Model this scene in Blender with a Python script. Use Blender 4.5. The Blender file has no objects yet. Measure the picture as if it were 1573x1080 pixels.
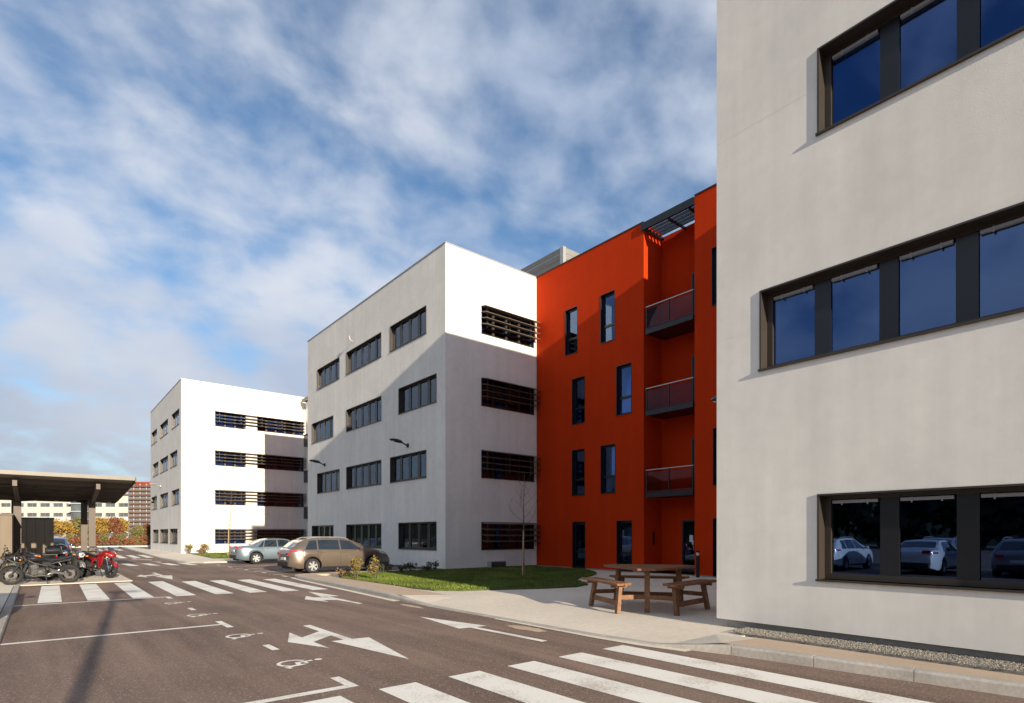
import bpy, math, random
import numpy as np
from mathutils import Vector, Matrix
random.seed(7); RNG = np.random.default_rng(7)
scene = bpy.context.scene
COL = scene.collection

# ---------------------------------------------------------------- camera
YAW = math.radians(39.64)
cam_data = bpy.data.cameras.new('camera')
cam = bpy.data.objects.new('camera', cam_data); COL.objects.link(cam)
cam.location = (0, 0, 1.6)
cam.rotation_euler = (math.radians(90), 0, -YAW)
cam_data.sensor_width = 36; cam_data.lens = 20.07
cam_data.shift_y = 0.1793
cam_data.clip_start = 0.05; cam_data.clip_end = 6000
scene.camera = cam

# ---------------------------------------------------------------- sun, sky, exposure
TRAVEL = Vector((0.112, 1.0, -0.25)).normalized()       # direction the sunlight travels
sun = bpy.data.lights.new('sun', 'SUN'); sun.energy = 5.0; sun.angle = math.radians(0.5)
sun.color = (1.0, 0.88, 0.70)
sun_o = bpy.data.objects.new('sun', sun); COL.objects.link(sun_o)
sun_o.rotation_euler = TRAVEL.to_track_quat('-Z', 'Y').to_euler()
sun_o.location = (-3, -30, 40)
ELEV = math.asin(-TRAVEL.z); AZ = math.atan2(-TRAVEL.x, -TRAVEL.y)

world = bpy.data.worlds.new('World'); scene.world = world; world.use_nodes = True
def build_world():
    nt = world.node_tree; N = nt.nodes; L = nt.links; N.clear()
    out = N.new('ShaderNodeOutputWorld'); bg = N.new('ShaderNodeBackground')
    bg.inputs['Strength'].default_value = 0.088
    L.new(bg.outputs[0], out.inputs[0])
    sky = N.new('ShaderNodeTexSky'); sky.sky_type = 'NISHITA'; sky.sun_disc = False
    sky.sun_elevation = ELEV; sky.sun_rotation = AZ; sky.altitude = 200
    sky.air_density = 1.0; sky.dust_density = 0.6; sky.ozone_density = 2.5
    tc = N.new('ShaderNodeTexCoord'); sep = N.new('ShaderNodeSeparateXYZ')
    L.new(tc.outputs['Generated'], sep.inputs[0])
    def mth(op, a, b=None, c=None, clamp=False):
        m = N.new('ShaderNodeMath'); m.operation = op; m.use_clamp = clamp
        for i, v in enumerate((a, b, c)):
            if v is None: continue
            if isinstance(v, (int, float)): m.inputs[i].default_value = v
            else: L.new(v, m.inputs[i])
        return m.outputs[0]
    z = mth('MAXIMUM', sep.outputs['Z'], 0.0)
    den = mth('ADD', z, 0.42)
    px = mth('DIVIDE', sep.outputs['X'], den); py = mth('DIVIDE', sep.outputs['Y'], den)
    cmb = N.new('ShaderNodeCombineXYZ'); L.new(px, cmb.inputs[0]); L.new(py, cmb.inputs[1])
    mp = N.new('ShaderNodeMapping'); mp.inputs['Rotation'].default_value = (0, 0, math.radians(CLOUD['rot']))
    mp.inputs['Scale'].default_value = CLOUD['scale']; mp.inputs['Location'].default_value = CLOUD['loc']
    L.new(cmb.outputs[0], mp.inputs[0])
    def noise(scale, detail, rough, dist):
        n = N.new('ShaderNodeTexNoise'); n.inputs['Scale'].default_value = scale
        n.inputs['Detail'].default_value = detail; n.inputs['Roughness'].default_value = rough
        n.inputs['Distortion'].default_value = dist
        L.new(mp.outputs[0], n.inputs['Vector']); return n.outputs['Fac']
    n1 = noise(1.5, 2, 0.5, 0.0); n2 = noise(7.0, 6, 0.49, 0.15)
    s = mth('ADD', mth('MULTIPLY', n1, 0.50), mth('MULTIPLY', n2, 0.50))
    # thicker veil towards the horizon, as one looks through more cloud
    hz = mth('POWER', mth('SUBTRACT', 1.0, z), 4.0)
    s = mth('ADD', s, mth('MULTIPLY', hz, 0.20))
    ramp = N.new('ShaderNodeMapRange'); ramp.interpolation_type = 'SMOOTHSTEP'
    ramp.inputs['From Min'].default_value = CLOUD['lo']; ramp.inputs['From Max'].default_value = CLOUD['hi']
    ramp.inputs['To Max'].default_value = 0.93
    L.new(s, ramp.inputs['Value'])
    # self shading of the clouds: soft grey bellies
    n3 = noise(1.7, 4, 0.5, 0.2)
    cr = N.new('ShaderNodeMix'); cr.data_type = 'RGBA'
    cr.inputs['A'].default_value = (3.6, 4.15, 5.2, 1); cr.inputs['B'].default_value = (5.7, 5.85, 6.2, 1)
    sh = N.new('ShaderNodeMapRange'); sh.inputs['From Min'].default_value = 0.36; sh.inputs['From Max'].default_value = 0.62
    L.new(n3, sh.inputs['Value']); L.new(sh.outputs[0], cr.inputs['Factor'])
    # low in the sky the cloud sheet goes grey-blue
    lw = N.new('ShaderNodeMapRange'); lw.inputs['From Min'].default_value = 0.40; lw.inputs['From Max'].default_value = 0.02
    L.new(z, lw.inputs['Value'])
    c2 = N.new('ShaderNodeMix'); c2.data_type = 'RGBA'
    L.new(mth('MULTIPLY', lw.outputs[0], 0.9), c2.inputs['Factor']); L.new(cr.outputs['Result'], c2.inputs['A'])
    c2.inputs['B'].default_value = (2.7, 3.0, 3.7, 1)
    hsv = N.new('ShaderNodeHueSaturation'); hsv.inputs['Saturation'].default_value = 1.12
    hsv.inputs['Value'].default_value = CLOUD['skyval']
    L.new(sky.outputs[0], hsv.inputs['Color'])
    mx = N.new('ShaderNodeMix'); mx.data_type = 'RGBA'
    hb = N.new('ShaderNodeMapRange'); hb.inputs['From Min'].default_value = 0.20; hb.inputs['From Max'].default_value = 0.04; L.new(z, hb.inputs['Value'])
    L.new(mth('MAXIMUM', ramp.outputs[0], mth('MULTIPLY', hb.outputs[0], 0.93)), mx.inputs['Factor']); L.new(hsv.outputs[0], mx.inputs['A']); L.new(c2.outputs['Result'], mx.inputs['B'])
    L.new(mx.outputs['Result'], bg.inputs['Color'])
CLOUD = dict(rot=25, scale=(1.0, 1.15, 1), loc=(7.3, 4.1, 0), lo=0.37, hi=0.63, skyval=1.15)
build_world()
vs = scene.view_settings
vs.view_transform = 'Standard'; vs.look = 'None'; vs.gamma = 1.0; vs.use_curve_mapping = False
vs.exposure = 0.74

# ---------------------------------------------------------------- materials
def new_mat(name):
    m = bpy.data.materials.new(name); m.use_nodes = True
    return m, m.node_tree.nodes, m.node_tree.links, m.node_tree.nodes['Principled BSDF']
def mat(name, col, rough=0.6, metal=0.0, var=0.12, nscale=6.0, bump=0.0, bscale=80.0, coat=0.0, spec=0.5, stretch=None, detail=5, var2=0.0, n2scale=0.6):
    """procedural material: base colour broken up by noise at two scales, plus fine relief"""
    m, N, L, b = new_mat(name)
    b.inputs['Roughness'].default_value = rough; b.inputs['Metallic'].default_value = metal
    b.inputs['Specular IOR Level'].default_value = spec
    if coat: b.inputs['Coat Weight'].default_value = coat; b.inputs['Coat Roughness'].default_value = 0.06
    tc = N.new('ShaderNodeTexCoord'); vec = tc.outputs['Object']
    if stretch:
        mp = N.new('ShaderNodeMapping'); mp.inputs['Scale'].default_value = stretch
        L.new(vec, mp.inputs[0]); vec = mp.outputs[0]
    n = N.new('ShaderNodeTexNoise'); n.inputs['Scale'].default_value = nscale; n.inputs['Detail'].default_value = detail
    L.new(vec, n.inputs['Vector'])
    mr = N.new('ShaderNodeMapRange'); mr.inputs['From Min'].default_value = 0.3; mr.inputs['From Max'].default_value = 0.7
    mr.inputs['To Min'].default_value = 1 - var; mr.inputs['To Max'].default_value = 1 + var
    L.new(n.outputs['Fac'], mr.inputs['Value']); fac = mr.outputs[0]
    if var2:
        n2 = N.new('ShaderNodeTexNoise'); n2.inputs['Scale'].default_value = n2scale; n2.inputs['Detail'].default_value = 4
        L.new(tc.outputs['Object'], n2.inputs['Vector'])
        m2 = N.new('ShaderNodeMapRange'); m2.inputs['From Min'].default_value = 0.3; m2.inputs['From Max'].default_value = 0.7
        m2.inputs['To Min'].default_value = 1 - var2; m2.inputs['To Max'].default_value = 1 + var2
        L.new(n2.outputs['Fac'], m2.inputs['Value'])
        mm = N.new('ShaderNodeMath'); mm.operation = 'MULTIPLY'; L.new(fac, mm.inputs[0]); L.new(m2.outputs[0], mm.inputs[1]); fac = mm.outputs[0]
    vm = N.new('ShaderNodeVectorMath'); vm.operation = 'SCALE'; vm.inputs[0].default_value = col[:3]
    L.new(fac, vm.inputs['Scale']); L.new(vm.outputs[0], b.inputs['Base Color'])
    if bump:
        nb = N.new('ShaderNodeTexNoise'); nb.inputs['Scale'].default_value = bscale; nb.inputs['Detail'].default_value = 4
        L.new(tc.outputs['Object'], nb.inputs['Vector'])
        bp = N.new('ShaderNodeBump'); bp.inputs['Strength'].default_value = bump; bp.inputs['Distance'].default_value = 0.01
        L.new(nb.outputs['Fac'], bp.inputs['Height']); L.new(bp.outputs[0], b.inputs['Normal'])
    return m
def glass_mat(name, tint, base_reflect=0.06, rough=0.0, refl=(0.75, 0.86, 1)):
    m, N, L, b = new_mat(name); N.remove(b)
    out = N['Material Output']
    tr = N.new('ShaderNodeBsdfTransparent'); tr.inputs[0].default_value = (*tint, 1)
    gl = N.new('ShaderNodeBsdfGlossy'); gl.inputs['Roughness'].default_value = rough; gl.inputs[0].default_value = (*refl, 1)
    fr = N.new('ShaderNodeFresnel'); fr.inputs['IOR'].default_value = 1.52
    tc = N.new('ShaderNodeTexCoord'); n = N.new('ShaderNodeTexNoise'); n.inputs['Scale'].default_value = 1.3; n.inputs['Detail'].default_value = 1
    L.new(tc.outputs['Object'], n.inputs['Vector'])
    bp = N.new('ShaderNodeBump'); bp.inputs['Strength'].default_value = 0.03; bp.inputs['Distance'].default_value = 0.02
    L.new(n.outputs['Fac'], bp.inputs['Height']); L.new(bp.outputs[0], gl.inputs['Normal'])
    ad = N.new('ShaderNodeMath'); ad.operation = 'ADD'; ad.inputs[1].default_value = base_reflect; ad.use_clamp = True
    L.new(fr.outputs[0], ad.inputs[0])
    mx = N.new('ShaderNodeMixShader'); L.new(ad.outputs[0], mx.inputs[0]); L.new(tr.outputs[0], mx.inputs[1]); L.new(gl.outputs[0], mx.inputs[2])
    L.new(mx.outputs[0], out.inputs['Surface'])
    return m
def asphalt_mat():
    m, N, L, b = new_mat('asphalt')
    b.inputs['Roughness'].default_value = 0.85; b.inputs['Specular IOR Level'].default_value = 0.25
    tc = N.new('ShaderNodeTexCoord'); v = tc.outputs['Object']
    def noise(sc, det, rough=0.5, st=None, rot=-4):
        n = N.new('ShaderNodeTexNoise'); n.inputs['Scale'].default_value = sc; n.inputs['Detail'].default_value = det; n.inputs['Roughness'].default_value = rough
        if st:
            mp = N.new('ShaderNodeMapping'); mp.inputs['Scale'].default_value = st; mp.inputs['Rotation'].default_value = (0, 0, math.radians(rot)); L.new(v, mp.inputs[0]); L.new(mp.outputs[0], n.inputs['Vector'])
        else: L.new(v, n.inputs['Vector'])
        return n.outputs['Fac']
    def rng(val, a, c, lo, hi):
        r = N.new('ShaderNodeMapRange'); r.inputs['From Min'].default_value = a; r.inputs['From Max'].default_value = c
        r.inputs['To Min'].default_value = lo; r.inputs['To Max'].default_value = hi; L.new(val, r.inputs['Value']); return r.outputs[0]
    def mul(a, c):
        k = N.new('ShaderNodeMath'); k.operation = 'MULTIPLY'; L.new(a, k.inputs[0]); L.new(c, k.inputs[1]); return k.outputs[0]
    f = mul(rng(noise(0.35, 4), .3, .7, .80, 1.18), rng(noise(1.0, 6, .6, (2.2, 0.16, 1)), .3, .7, .74, 1.26))   # blotches, tyre-worn lanes
    f = mul(f, rng(noise(38, 3), .3, .7, .78, 1.22))
    f = mul(f, rng(noise(1.6, 4, .5, (1.3, 0.12, 1), 22), .35, .65, .88, 1.12))     # swept tyre arcs
    vo = N.new('ShaderNodeTexVoronoi'); vo.inputs['Scale'].default_value = 75; L.new(v, vo.inputs['Vector'])
    wn = N.new('ShaderNodeSeparateColor'); L.new(vo.outputs['Color'], wn.inputs[0])
    chip = rng(wn.outputs[0], .90, .97, 0.0, 1.0)
    mx = N.new('ShaderNodeMix'); mx.data_type = 'RGBA'
    sc = N.new('ShaderNodeVectorMath'); sc.operation = 'SCALE'; sc.inputs[0].default_value = (0.195, 0.133, 0.103); L.new(f, sc.inputs['Scale'])
    L.new(chip, mx.inputs['Factor']); L.new(sc.outputs[0], mx.inputs['A']); mx.inputs['B'].default_value = (0.34, 0.275, 0.22, 1)
    # pale dust patches
    d = rng(noise(0.22, 6, .65), .54, .76, 0.0, 0.5)
    m3 = N.new('ShaderNodeMix'); m3.data_type = 'RGBA'; L.new(d, m3.inputs['Factor']); L.new(mx.outputs['Result'], m3.inputs['A']); m3.inputs['B'].default_value = (0.28, 0.21, 0.165, 1)
    L.new(m3.outputs['Result'], b.inputs['Base Color'])
    bp = N.new('ShaderNodeBump'); bp.inputs['Strength'].default_value = 0.55; bp.inputs['Distance'].default_value = 0.006
    L.new(vo.outputs['Distance'], bp.inputs['Height']); L.new(bp.outputs[0], b.inputs['Normal'])
    return m
def plaster_mat(name, col, bump=0.35):
    """render coat: fine trowel relief, soft blotches and faint vertical rain streaks"""
    m, N, L, b = new_mat(name)
    b.inputs['Roughness'].default_value = 0.9; b.inputs['Specular IOR Level'].default_value = 0.15
    tc = N.new('ShaderNodeTexCoord'); v = tc.outputs['Object']
    def noise(sc, det, st=None, rough=.5):
        n = N.new('ShaderNodeTexNoise'); n.inputs['Scale'].default_value = sc; n.inputs['Detail'].default_value = det; n.inputs['Roughness'].default_value = rough
        if st:
            mp = N.new('ShaderNodeMapping'); mp.inputs['Scale'].default_value = st; L.new(v, mp.inputs[0]); L.new(mp.outputs[0], n.inputs['Vector'])
        else: L.new(v, n.inputs['Vector'])
        return n.outputs['Fac']
    def rng(val, lo, hi, a=.3, c=.7):
        r = N.new('ShaderNodeMapRange'); r.inputs['From Min'].default_value = a; r.inputs['From Max'].default_value = c
        r.inputs['To Min'].default_value = lo; r.inputs['To Max'].default_value = hi; L.new(val, r.inputs['Value']); return r.outputs[0]
    def mul(a, c):
        k = N.new('ShaderNodeMath'); k.operation = 'MULTIPLY'; L.new(a, k.inputs[0]); L.new(c, k.inputs[1]); return k.outputs[0]
    f = mul(rng(noise(0.55, 6, None, .6), .92, 1.05), rng(noise(1.0, 5, (2.6, 2.6, 0.12), .6), .94, 1.04))
    f = mul(f, rng(noise(3.5, 7, None, .65), .955, 1.03))
    sc = N.new('ShaderNodeVectorMath'); sc.operation = 'SCALE'; sc.inputs[0].default_value = col; L.new(f, sc.inputs['Scale'])
    L.new(sc.outputs[0], b.inputs['Base Color'])
    k = N.new('ShaderNodeMath'); k.operation = 'ADD'
    L.new(noise(55, 5, None, .6), k.inputs[0]); L.new(noise(1.6, 3), k.inputs[1])
    bp = N.new('ShaderNodeBump'); bp.inputs['Strength'].default_value = bump; bp.inputs['Distance'].default_value = 0.008
    L.new(k.outputs[0], bp.inputs['Height']); L.new(bp.outputs[0], b.inputs['Normal'])
    return m
def paint_mat():
    m, N, L, b = new_mat('road_paint'); b.inputs['Roughness'].default_value = 0.7
    tc = N.new('ShaderNodeTexCoord'); v = tc.outputs['Object']
    n = N.new('ShaderNodeTexNoise'); n.inputs['Scale'].default_value = 30; n.inputs['Detail'].default_value = 8; n.inputs['Roughness'].default_value = .7; L.new(v, n.inputs['Vector'])
    n2 = N.new('ShaderNodeTexNoise'); n2.inputs['Scale'].default_value = 1.6; n2.inputs['Detail'].default_value = 6; L.new(v, n2.inputs['Vector'])
    a = N.new('ShaderNodeMath'); a.operation = 'ADD'; L.new(n.outputs['Fac'], a.inputs[0]); L.new(n2.outputs['Fac'], a.inputs[1])
    r = N.new('ShaderNodeMapRange'); r.inputs['From Min'].default_value = 1.00; r.inputs['From Max'].default_value = 1.26; L.new(a.outputs[0], r.inputs['Value'])
    mx = N.new('ShaderNodeMix'); mx.data_type = 'RGBA'; L.new(r.outputs[0], mx.inputs['Factor'])
    mx.inputs['A'].default_value = (0.80, 0.77, 0.70, 1); mx.inputs['B'].default_value = (0.50, 0.44, 0.37, 1)
    L.new(mx.outputs['Result'], b.inputs['Base Color'])
    bp = N.new('ShaderNodeBump'); bp.inputs['Strength'].default_value = .4; bp.inputs['Distance'].default_value = .005; L.new(n.outputs['Fac'], bp.inputs['Height']); L.new(bp.outputs[0], b.inputs['Normal'])
    return m
M = dict(
    asphalt=asphalt_mat(), paint=paint_mat(),
    white=plaster_mat('white_render', (0.80, 0.775, 0.72), 0.18),
    red=plaster_mat('orange_red_render', (0.50, 0.033, 0.001), 0.12),
    concrete=mat('pale_concrete', (0.66, 0.585, 0.48), .9, var=.08, nscale=14, bump=.4, bscale=160, var2=.08, n2scale=.5),
    sandpave=mat('sand_pavement', (0.50, 0.375, 0.27), .9, var=.16, nscale=60, bump=.5, bscale=180, var2=.08, n2scale=.8),
    kerb=mat('kerb_concrete', (0.40, 0.37, 0.33), .9, var=.12, nscale=25, bump=.4, bscale=120, var2=.12, n2scale=2),
    mortar=mat('mortar', (0.55, 0.50, 0.43), .95, var=.1, nscale=40),
    plinth=mat('grey_plinth', (0.38, 0.37, 0.36), .85, var=.08, nscale=10, bump=.2),
    bronze=mat('bronze_metal', (0.052, 0.042, 0.034), .42, metal=.3, var=.08, nscale=5),
    anthra=mat('anthracite_metal', (0.011, 0.012, 0.016), .32, metal=.1, var=.1, nscale=5),
    louvre=mat('brown_louvre_metal', (0.15, 0.12, 0.085), .5, metal=.2, var=.08, nscale=4),
    coping=mat('coping_metal', (0.42, 0.42, 0.42), .4, metal=.6, var=.06, nscale=4),
    alu=mat('light_metal', (0.42, 0.40, 0.37), .42, metal=.5, var=.06, nscale=4),
    glass=glass_mat('window_glass', (0.36, 0.45, 0.58), .13, refl=(0.34, 0.54, 1.0)),
    clearglass=glass_mat('clear_window_glass', (0.93, 0.955, 0.97), .05),
    tintglass=glass_mat('balcony_glass', (0.72, 0.60, 0.60), .0, refl=(0.34, 0.24, 0.25)),
    edgemetal=mat('pale_edge_metal', (0.15, 0.135, 0.115), .5, metal=.2, var=.06, nscale=3),
    blind=mat('white_blind', (0.30, 0.31, 0.33), .6, var=.05),
    curtain=mat('pale_curtain', (0.74, 0.74, 0.70), .9, var=.12, nscale=22, stretch=(6, 6, .3)),
    ceiling=mat('grey_floor_slab', (0.30, 0.30, 0.30), .9, var=.05),
    black=mat('black_door', (0.012, 0.012, 0.013), .35, var=.1),
    paper=mat('paper', (0.7, 0.72, 0.74), .8, var=.04),
    wood=mat('stained_wood', (0.20, 0.088, 0.034), .65, var=.3, nscale=5, stretch=(3, 3, 3), bump=.2, bscale=60, var2=.15, n2scale=3),
    bark=mat('bark', (0.10, 0.075, 0.055), .9, var=.3, nscale=20),
    stake=mat('wooden_stake', (0.42, 0.30, 0.17), .85, var=.2, nscale=14),
    grass=mat('grass_blades', (0.10, 0.135, 0.013), .75, var=.4, nscale=4, var2=.4, n2scale=.7),
    soil=mat('turf_soil', (0.07, 0.085, 0.022), .95, var=.35, nscale=9),
    mulch=mat('dry_mulch', (0.19, 0.115, 0.06), .95, var=.35, nscale=25, bump=.6, bscale=60),
    gravel=mat('gravel', (0.27, 0.24, 0.20), .9, var=.5, nscale=28),
    gravelbed=mat('gravel_bed', (0.25, 0.23, 0.2), .95, var=.3, nscale=40),
    shrub=mat('dry_shrub_leaves', (0.19, 0.14, 0.035), .8, var=.4, nscale=8),
    shrubgreen=mat('dark_shrub_leaves', (0.035, 0.05, 0.018), .8, var=.4, nscale=8),
    rust=mat('rust_leaves', (0.20, 0.075, 0.03), .8, var=.4, nscale=3),
    yellow=mat('yellow_leaves', (0.30, 0.18, 0.03), .8, var=.35, nscale=3),
    olive=mat('olive_leaves', (0.15, 0.13, 0.04), .8, var=.35, nscale=3),
    darkleaf=mat('dark_tree_leaves', (0.030, 0.042, 0.018), .85, var=.4, nscale=.5),
    tyre=mat('tyre_rubber', (0.018, 0.018, 0.018), .85, var=.15, nscale=20),
    rim=mat('wheel_alloy', (0.62, 0.62, 0.62), .3, metal=.8, var=.05),
    carglass=mat('car_glass', (0.015, 0.02, 0.026), .04, var=.02, coat=1.0),
    trim=mat('black_trim', (0.02, 0.02, 0.02), .6, var=.1),
    lamp_red=mat('tail_light', (0.42, 0.012, 0.016), .15, var=.05, coat=1),
    lamp_clear=mat('clear_lens', (0.6, 0.62, 0.64), .12, var=.05, coat=1),
    plate=mat('number_plate', (0.66, 0.66, 0.64), .5, var=.04),
    chrome=mat('bright_metal', (0.72, 0.72, 0.72), .18, metal=1, var=.04),
    steel=mat('grey_engine_metal', (0.13, 0.13, 0.125), .4, metal=.8, var=.2, nscale=30),
    p_wagon=mat('champagne_paint', (0.185, 0.148, 0.115), .28, metal=.6, var=.03, coat=1),
    p_sedan=mat('silver_blue_paint', (0.17, 0.225, 0.265), .3, metal=.55, var=.03, coat=1),
    p_blue=mat('blue_paint', (0.06, 0.10, 0.22), .28, metal=.4, var=.03, coat=1),
    p_white=mat('white_paint', (0.72, 0.72, 0.70), .3, var=.03, coat=1),
    p_grey=mat('grey_paint', (0.25, 0.25, 0.26), .3, metal=.4, var=.03, coat=1),
    p_red=mat('red_paint', (0.24, 0.008, 0.010), .25, var=.04, coat=1),
    p_black=mat('black_paint', (0.014, 0.013, 0.014), .22, var=.05, coat=1),
    p_orange=mat('orange_paint', (0.75, 0.24, 0.015), .3, var=.05, coat=1),
    seat=mat('black_vinyl', (0.016, 0.016, 0.018), .55, var=.15, nscale=30),
    shed=mat('beige_cladding', (0.175, 0.138, 0.10), .75, var=.08, nscale=4, stretch=(1, 1, .2)),
    carport=mat('brown_steel', (0.085, 0.067, 0.055), .55, metal=.2, var=.08, nscale=4),
    decking=mat('roof_sheet', (0.20, 0.165, 0.125), .6, metal=.2, var=.08, nscale=3),
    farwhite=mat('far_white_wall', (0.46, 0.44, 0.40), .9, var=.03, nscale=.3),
    farglass=mat('far_window_glass', (0.10, 0.115, 0.13), .1, var=.35, nscale=.35, coat=.5),
    fargrey=mat('far_grey_panel', (0.16, 0.17, 0.18), .7, var=.08),
    brick=mat('tower_brown', (0.125, 0.070, 0.050), .85, var=.2, nscale=.3),
    towerred=mat('tower_red', (0.26, 0.05, 0.03), .85, var=.2, nscale=.4),
    hill=mat('field', (0.12, 0.11, 0.07), .95, var=.2, nscale=.05),
)

# ---------------------------------------------------------------- mesh helpers
class MB:
    def __init__(s): s.v = []; s.f = []
    def add(s, vs, fs):
        o = len(s.v); s.v += [tuple(p) for p in vs]; s.f += [tuple(i + o for i in f) for f in fs]; return s
    def box(s, x0, x1, y0, y1, z0, z1):
        if x0 > x1: x0, x1 = x1, x0
        if y0 > y1: y0, y1 = y1, y0
        return s.add([(x0,y0,z0),(x1,y0,z0),(x1,y1,z0),(x0,y1,z0),(x0,y0,z1),(x1,y0,z1),(x1,y1,z1),(x0,y1,z1)],
                     [(0,3,2,1),(4,5,6,7),(0,1,5,4),(1,2,6,5),(2,3,7,6),(3,0,4,7)])
    def cbox(s, c, size, mtx=None, b=0.0):
        """box of a size round a centre, optionally turned; b chamfers it"""
        hx, hy, hz = [q / 2 for q in size]
        if b <= 0:
            vs = [Vector((x, y, z)) for z in (-hz, hz) for x, y in ((-hx,-hy),(hx,-hy),(hx,hy),(-hx,hy))]
            fs = [(0,3,2,1),(4,5,6,7),(0,1,5,4),(1,2,6,5),(2,3,7,6),(3,0,4,7)]
        else:
            ring = [(-hx+b,-hy),(hx-b,-hy),(hx,-hy+b),(hx,hy-b),(hx-b,hy),(-hx+b,hy),(-hx,hy-b),(-hx,-hy+b)]
            ins = [(x*(1-b/hx) if abs(x)>=hx-b-1e-9 else x, y) for x, y in ring]
            sx, sy = (hx-b)/hx, (hy-b)/hy
            vs = []; 
            for z, k in ((-hz,0),(-hz+b,1),(hz-b,1),(hz,0)):
                for x, y in ring: vs.append(Vector((x*(1 if k else sx), y*(1 if k else sy), z)))
            fs = [tuple(range(7,-1,-1)), tuple(range(24,32))]
            for r in range(3):
                for i in range(8): j = (i+1)%8; fs.append((r*8+i, r*8+j, r*8+8+j, r*8+8+i))
        if mtx is not None: vs = [mtx @ p for p in vs]
        return s.add([p + Vector(c) for p in vs], fs)
    def prism(s, poly, z0, z1):
        n = len(poly)
        vs = [(x, y, z0) for x, y in poly] + [(x, y, z1) for x, y in poly]
        fs = [tuple(range(n-1,-1,-1)), tuple(range(n, 2*n))] + [(i,(i+1)%n,n+(i+1)%n,n+i) for i in range(n)]
        return s.add(vs, fs)
    def sheet(s, poly, z=0.0):
        return s.add([(x, y, z) for x, y in poly], [tuple(range(len(poly)))])
    def bar(s, a, b, w, h=None, up=(0,0,1)):
        """rectangular bar from a to b"""
        h = w if h is None else h
        a = Vector(a); b = Vector(b); d = (b-a).normalized(); u = Vector(up)
        if abs(d.dot(u)) > .98: u = Vector((1,0,0))
        sd = d.cross(u).normalized(); u = sd.cross(d)
        vs = [p + sd*i*w/2 + u*j*h/2 for p in (a,b) for i,j in ((-1,-1),(1,-1),(1,1),(-1,1))]
        return s.add(vs, [(0,3,2,1),(4,5,6,7),(0,1,5,4),(1,2,6,5),(2,3,7,6),(3,0,4,7)])
    def tube(s, pts, r, n=8, cap=True):
        pts = [Vector(p) for p in pts]; rs = r if isinstance(r, (list, tuple)) else [r]*len(pts)
        rings = []; prev = None
        for i, p in enumerate(pts):
            d = (pts[min(i+1,len(pts)-1)] - pts[max(i-1,0)]).normalized()
            if prev is None: u = d.orthogonal().normalized()
            else:
                u = prev - d*prev.dot(d)
                u = u.normalized() if u.length > 1e-5 else d.orthogonal().normalized()
            prev = u; w = d.cross(u)
            rings.append([p + (u*math.cos(2*math.pi*k/n) + w*math.sin(2*math.pi*k/n))*rs[i] for k in range(n)])
        return s.loft(rings, cap)
    def loft(s, rings, cap=True, closed=True):
        n = len(rings[0]); vs = [p for r in rings for p in r]; fs = []
        for i in range(len(rings)-1):
            for k in range(n if closed else n-1):
                j = (k+1) % n; fs.append((i*n+k, i*n+j, i*n+n+j, i*n+n+k))
        if cap: fs += [tuple(range(n-1,-1,-1)), tuple((len(rings)-1)*n+k for k in range(n))]
        return s.add(vs, fs)
    def lathe(s, prof, c, axis='Y', n=24):
        """prof: (radius, offset along axis)"""
        rings = []
        for r, o in prof:
            ring = []
            for k in range(n):
                a = 2*math.pi*k/n; p, q = r*math.cos(a), r*math.sin(a)
                ring.append(Vector(c) + Vector({'Y': (p,o,q), 'X': (o,p,q), 'Z': (p,q,o)}[axis]))
            rings.append(ring)
        return s.loft(rings, False)
    def ell(s, c, rx, ry, rz, n=10, m=6):
        rings = []
        for i in range(m+1):
            t = math.pi*i/m; rr = max(math.sin(t), .02)
            rings.append([Vector(c)+Vector((rx*rr*math.cos(2*math.pi*k/n), ry*rr*math.sin(2*math.pi*k/n), -rz*math.cos(t))) for k in range(n)])
        return s.loft(rings)
    def mesh(s, name, smooth=False, angle=None):
        me = bpy.data.meshes.new(name); me.from_pydata(s.v, [], s.f); me.update()
        if smooth:
            me.polygons.foreach_set('use_smooth', [True]*len(me.polygons))
            if angle: me.set_sharp_from_angle(angle=math.radians(angle))
        return me
    def build(s, name, material, parent=None, off=None, smooth=False, angle=40):
        if off is not None: s.v = [(x-off[0], y-off[1], z-off[2]) for x, y, z in s.v]
        return obj(name, s.mesh(name, smooth, angle), material, parent)
def obj(name, me, material, parent=None, loc=None):
    o = bpy.data.objects.new(name, me); COL.objects.link(o)
    if material is not None and not me.materials: me.materials.append(M[material] if isinstance(material, str) else material)
    if parent is not None: o.parent = parent
    if loc is not None: o.location = loc
    return o
def tag(o, label=None, cat=None, group=None, kind=None):
    if label: o['label'] = label
    if cat: o['category'] = cat
    if group: o['group'] = group
    if kind: o['kind'] = kind
    return o
def empty(name, loc, label, cat, group=None, rz=0.0):
    e = bpy.data.objects.new(name, None); COL.objects.link(e); e.location = loc; e.rotation_euler = (0,0,rz); e.empty_display_size = .3
    return tag(e, label, cat, group)
KIDS = {}
def copy_tree(o, parent=None):
    c = o.copy(); COL.objects.link(c); c.parent = parent
    for ch in [k for k in bpy.data.objects if k.parent == o]: copy_tree(ch, c)
    return c
def swap_mat(root, old, new):
    for k in [root] + list(root.children_recursive):
        if k.type != 'MESH': continue
        for sl in k.material_slots:
            if sl.material == M[old]: sl.link = 'OBJECT'; sl.material = M[new]

# ---------------------------------------------------------------- ground, road, pavements
MB().add([(-2500,-2500,-.02),(2500,-2500,-.02),(2500,2500,-.02),(-2500,2500,-.02)], [(0,1,2,3)]).build('ground', 'hill')['kind'] = 'structure'
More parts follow.
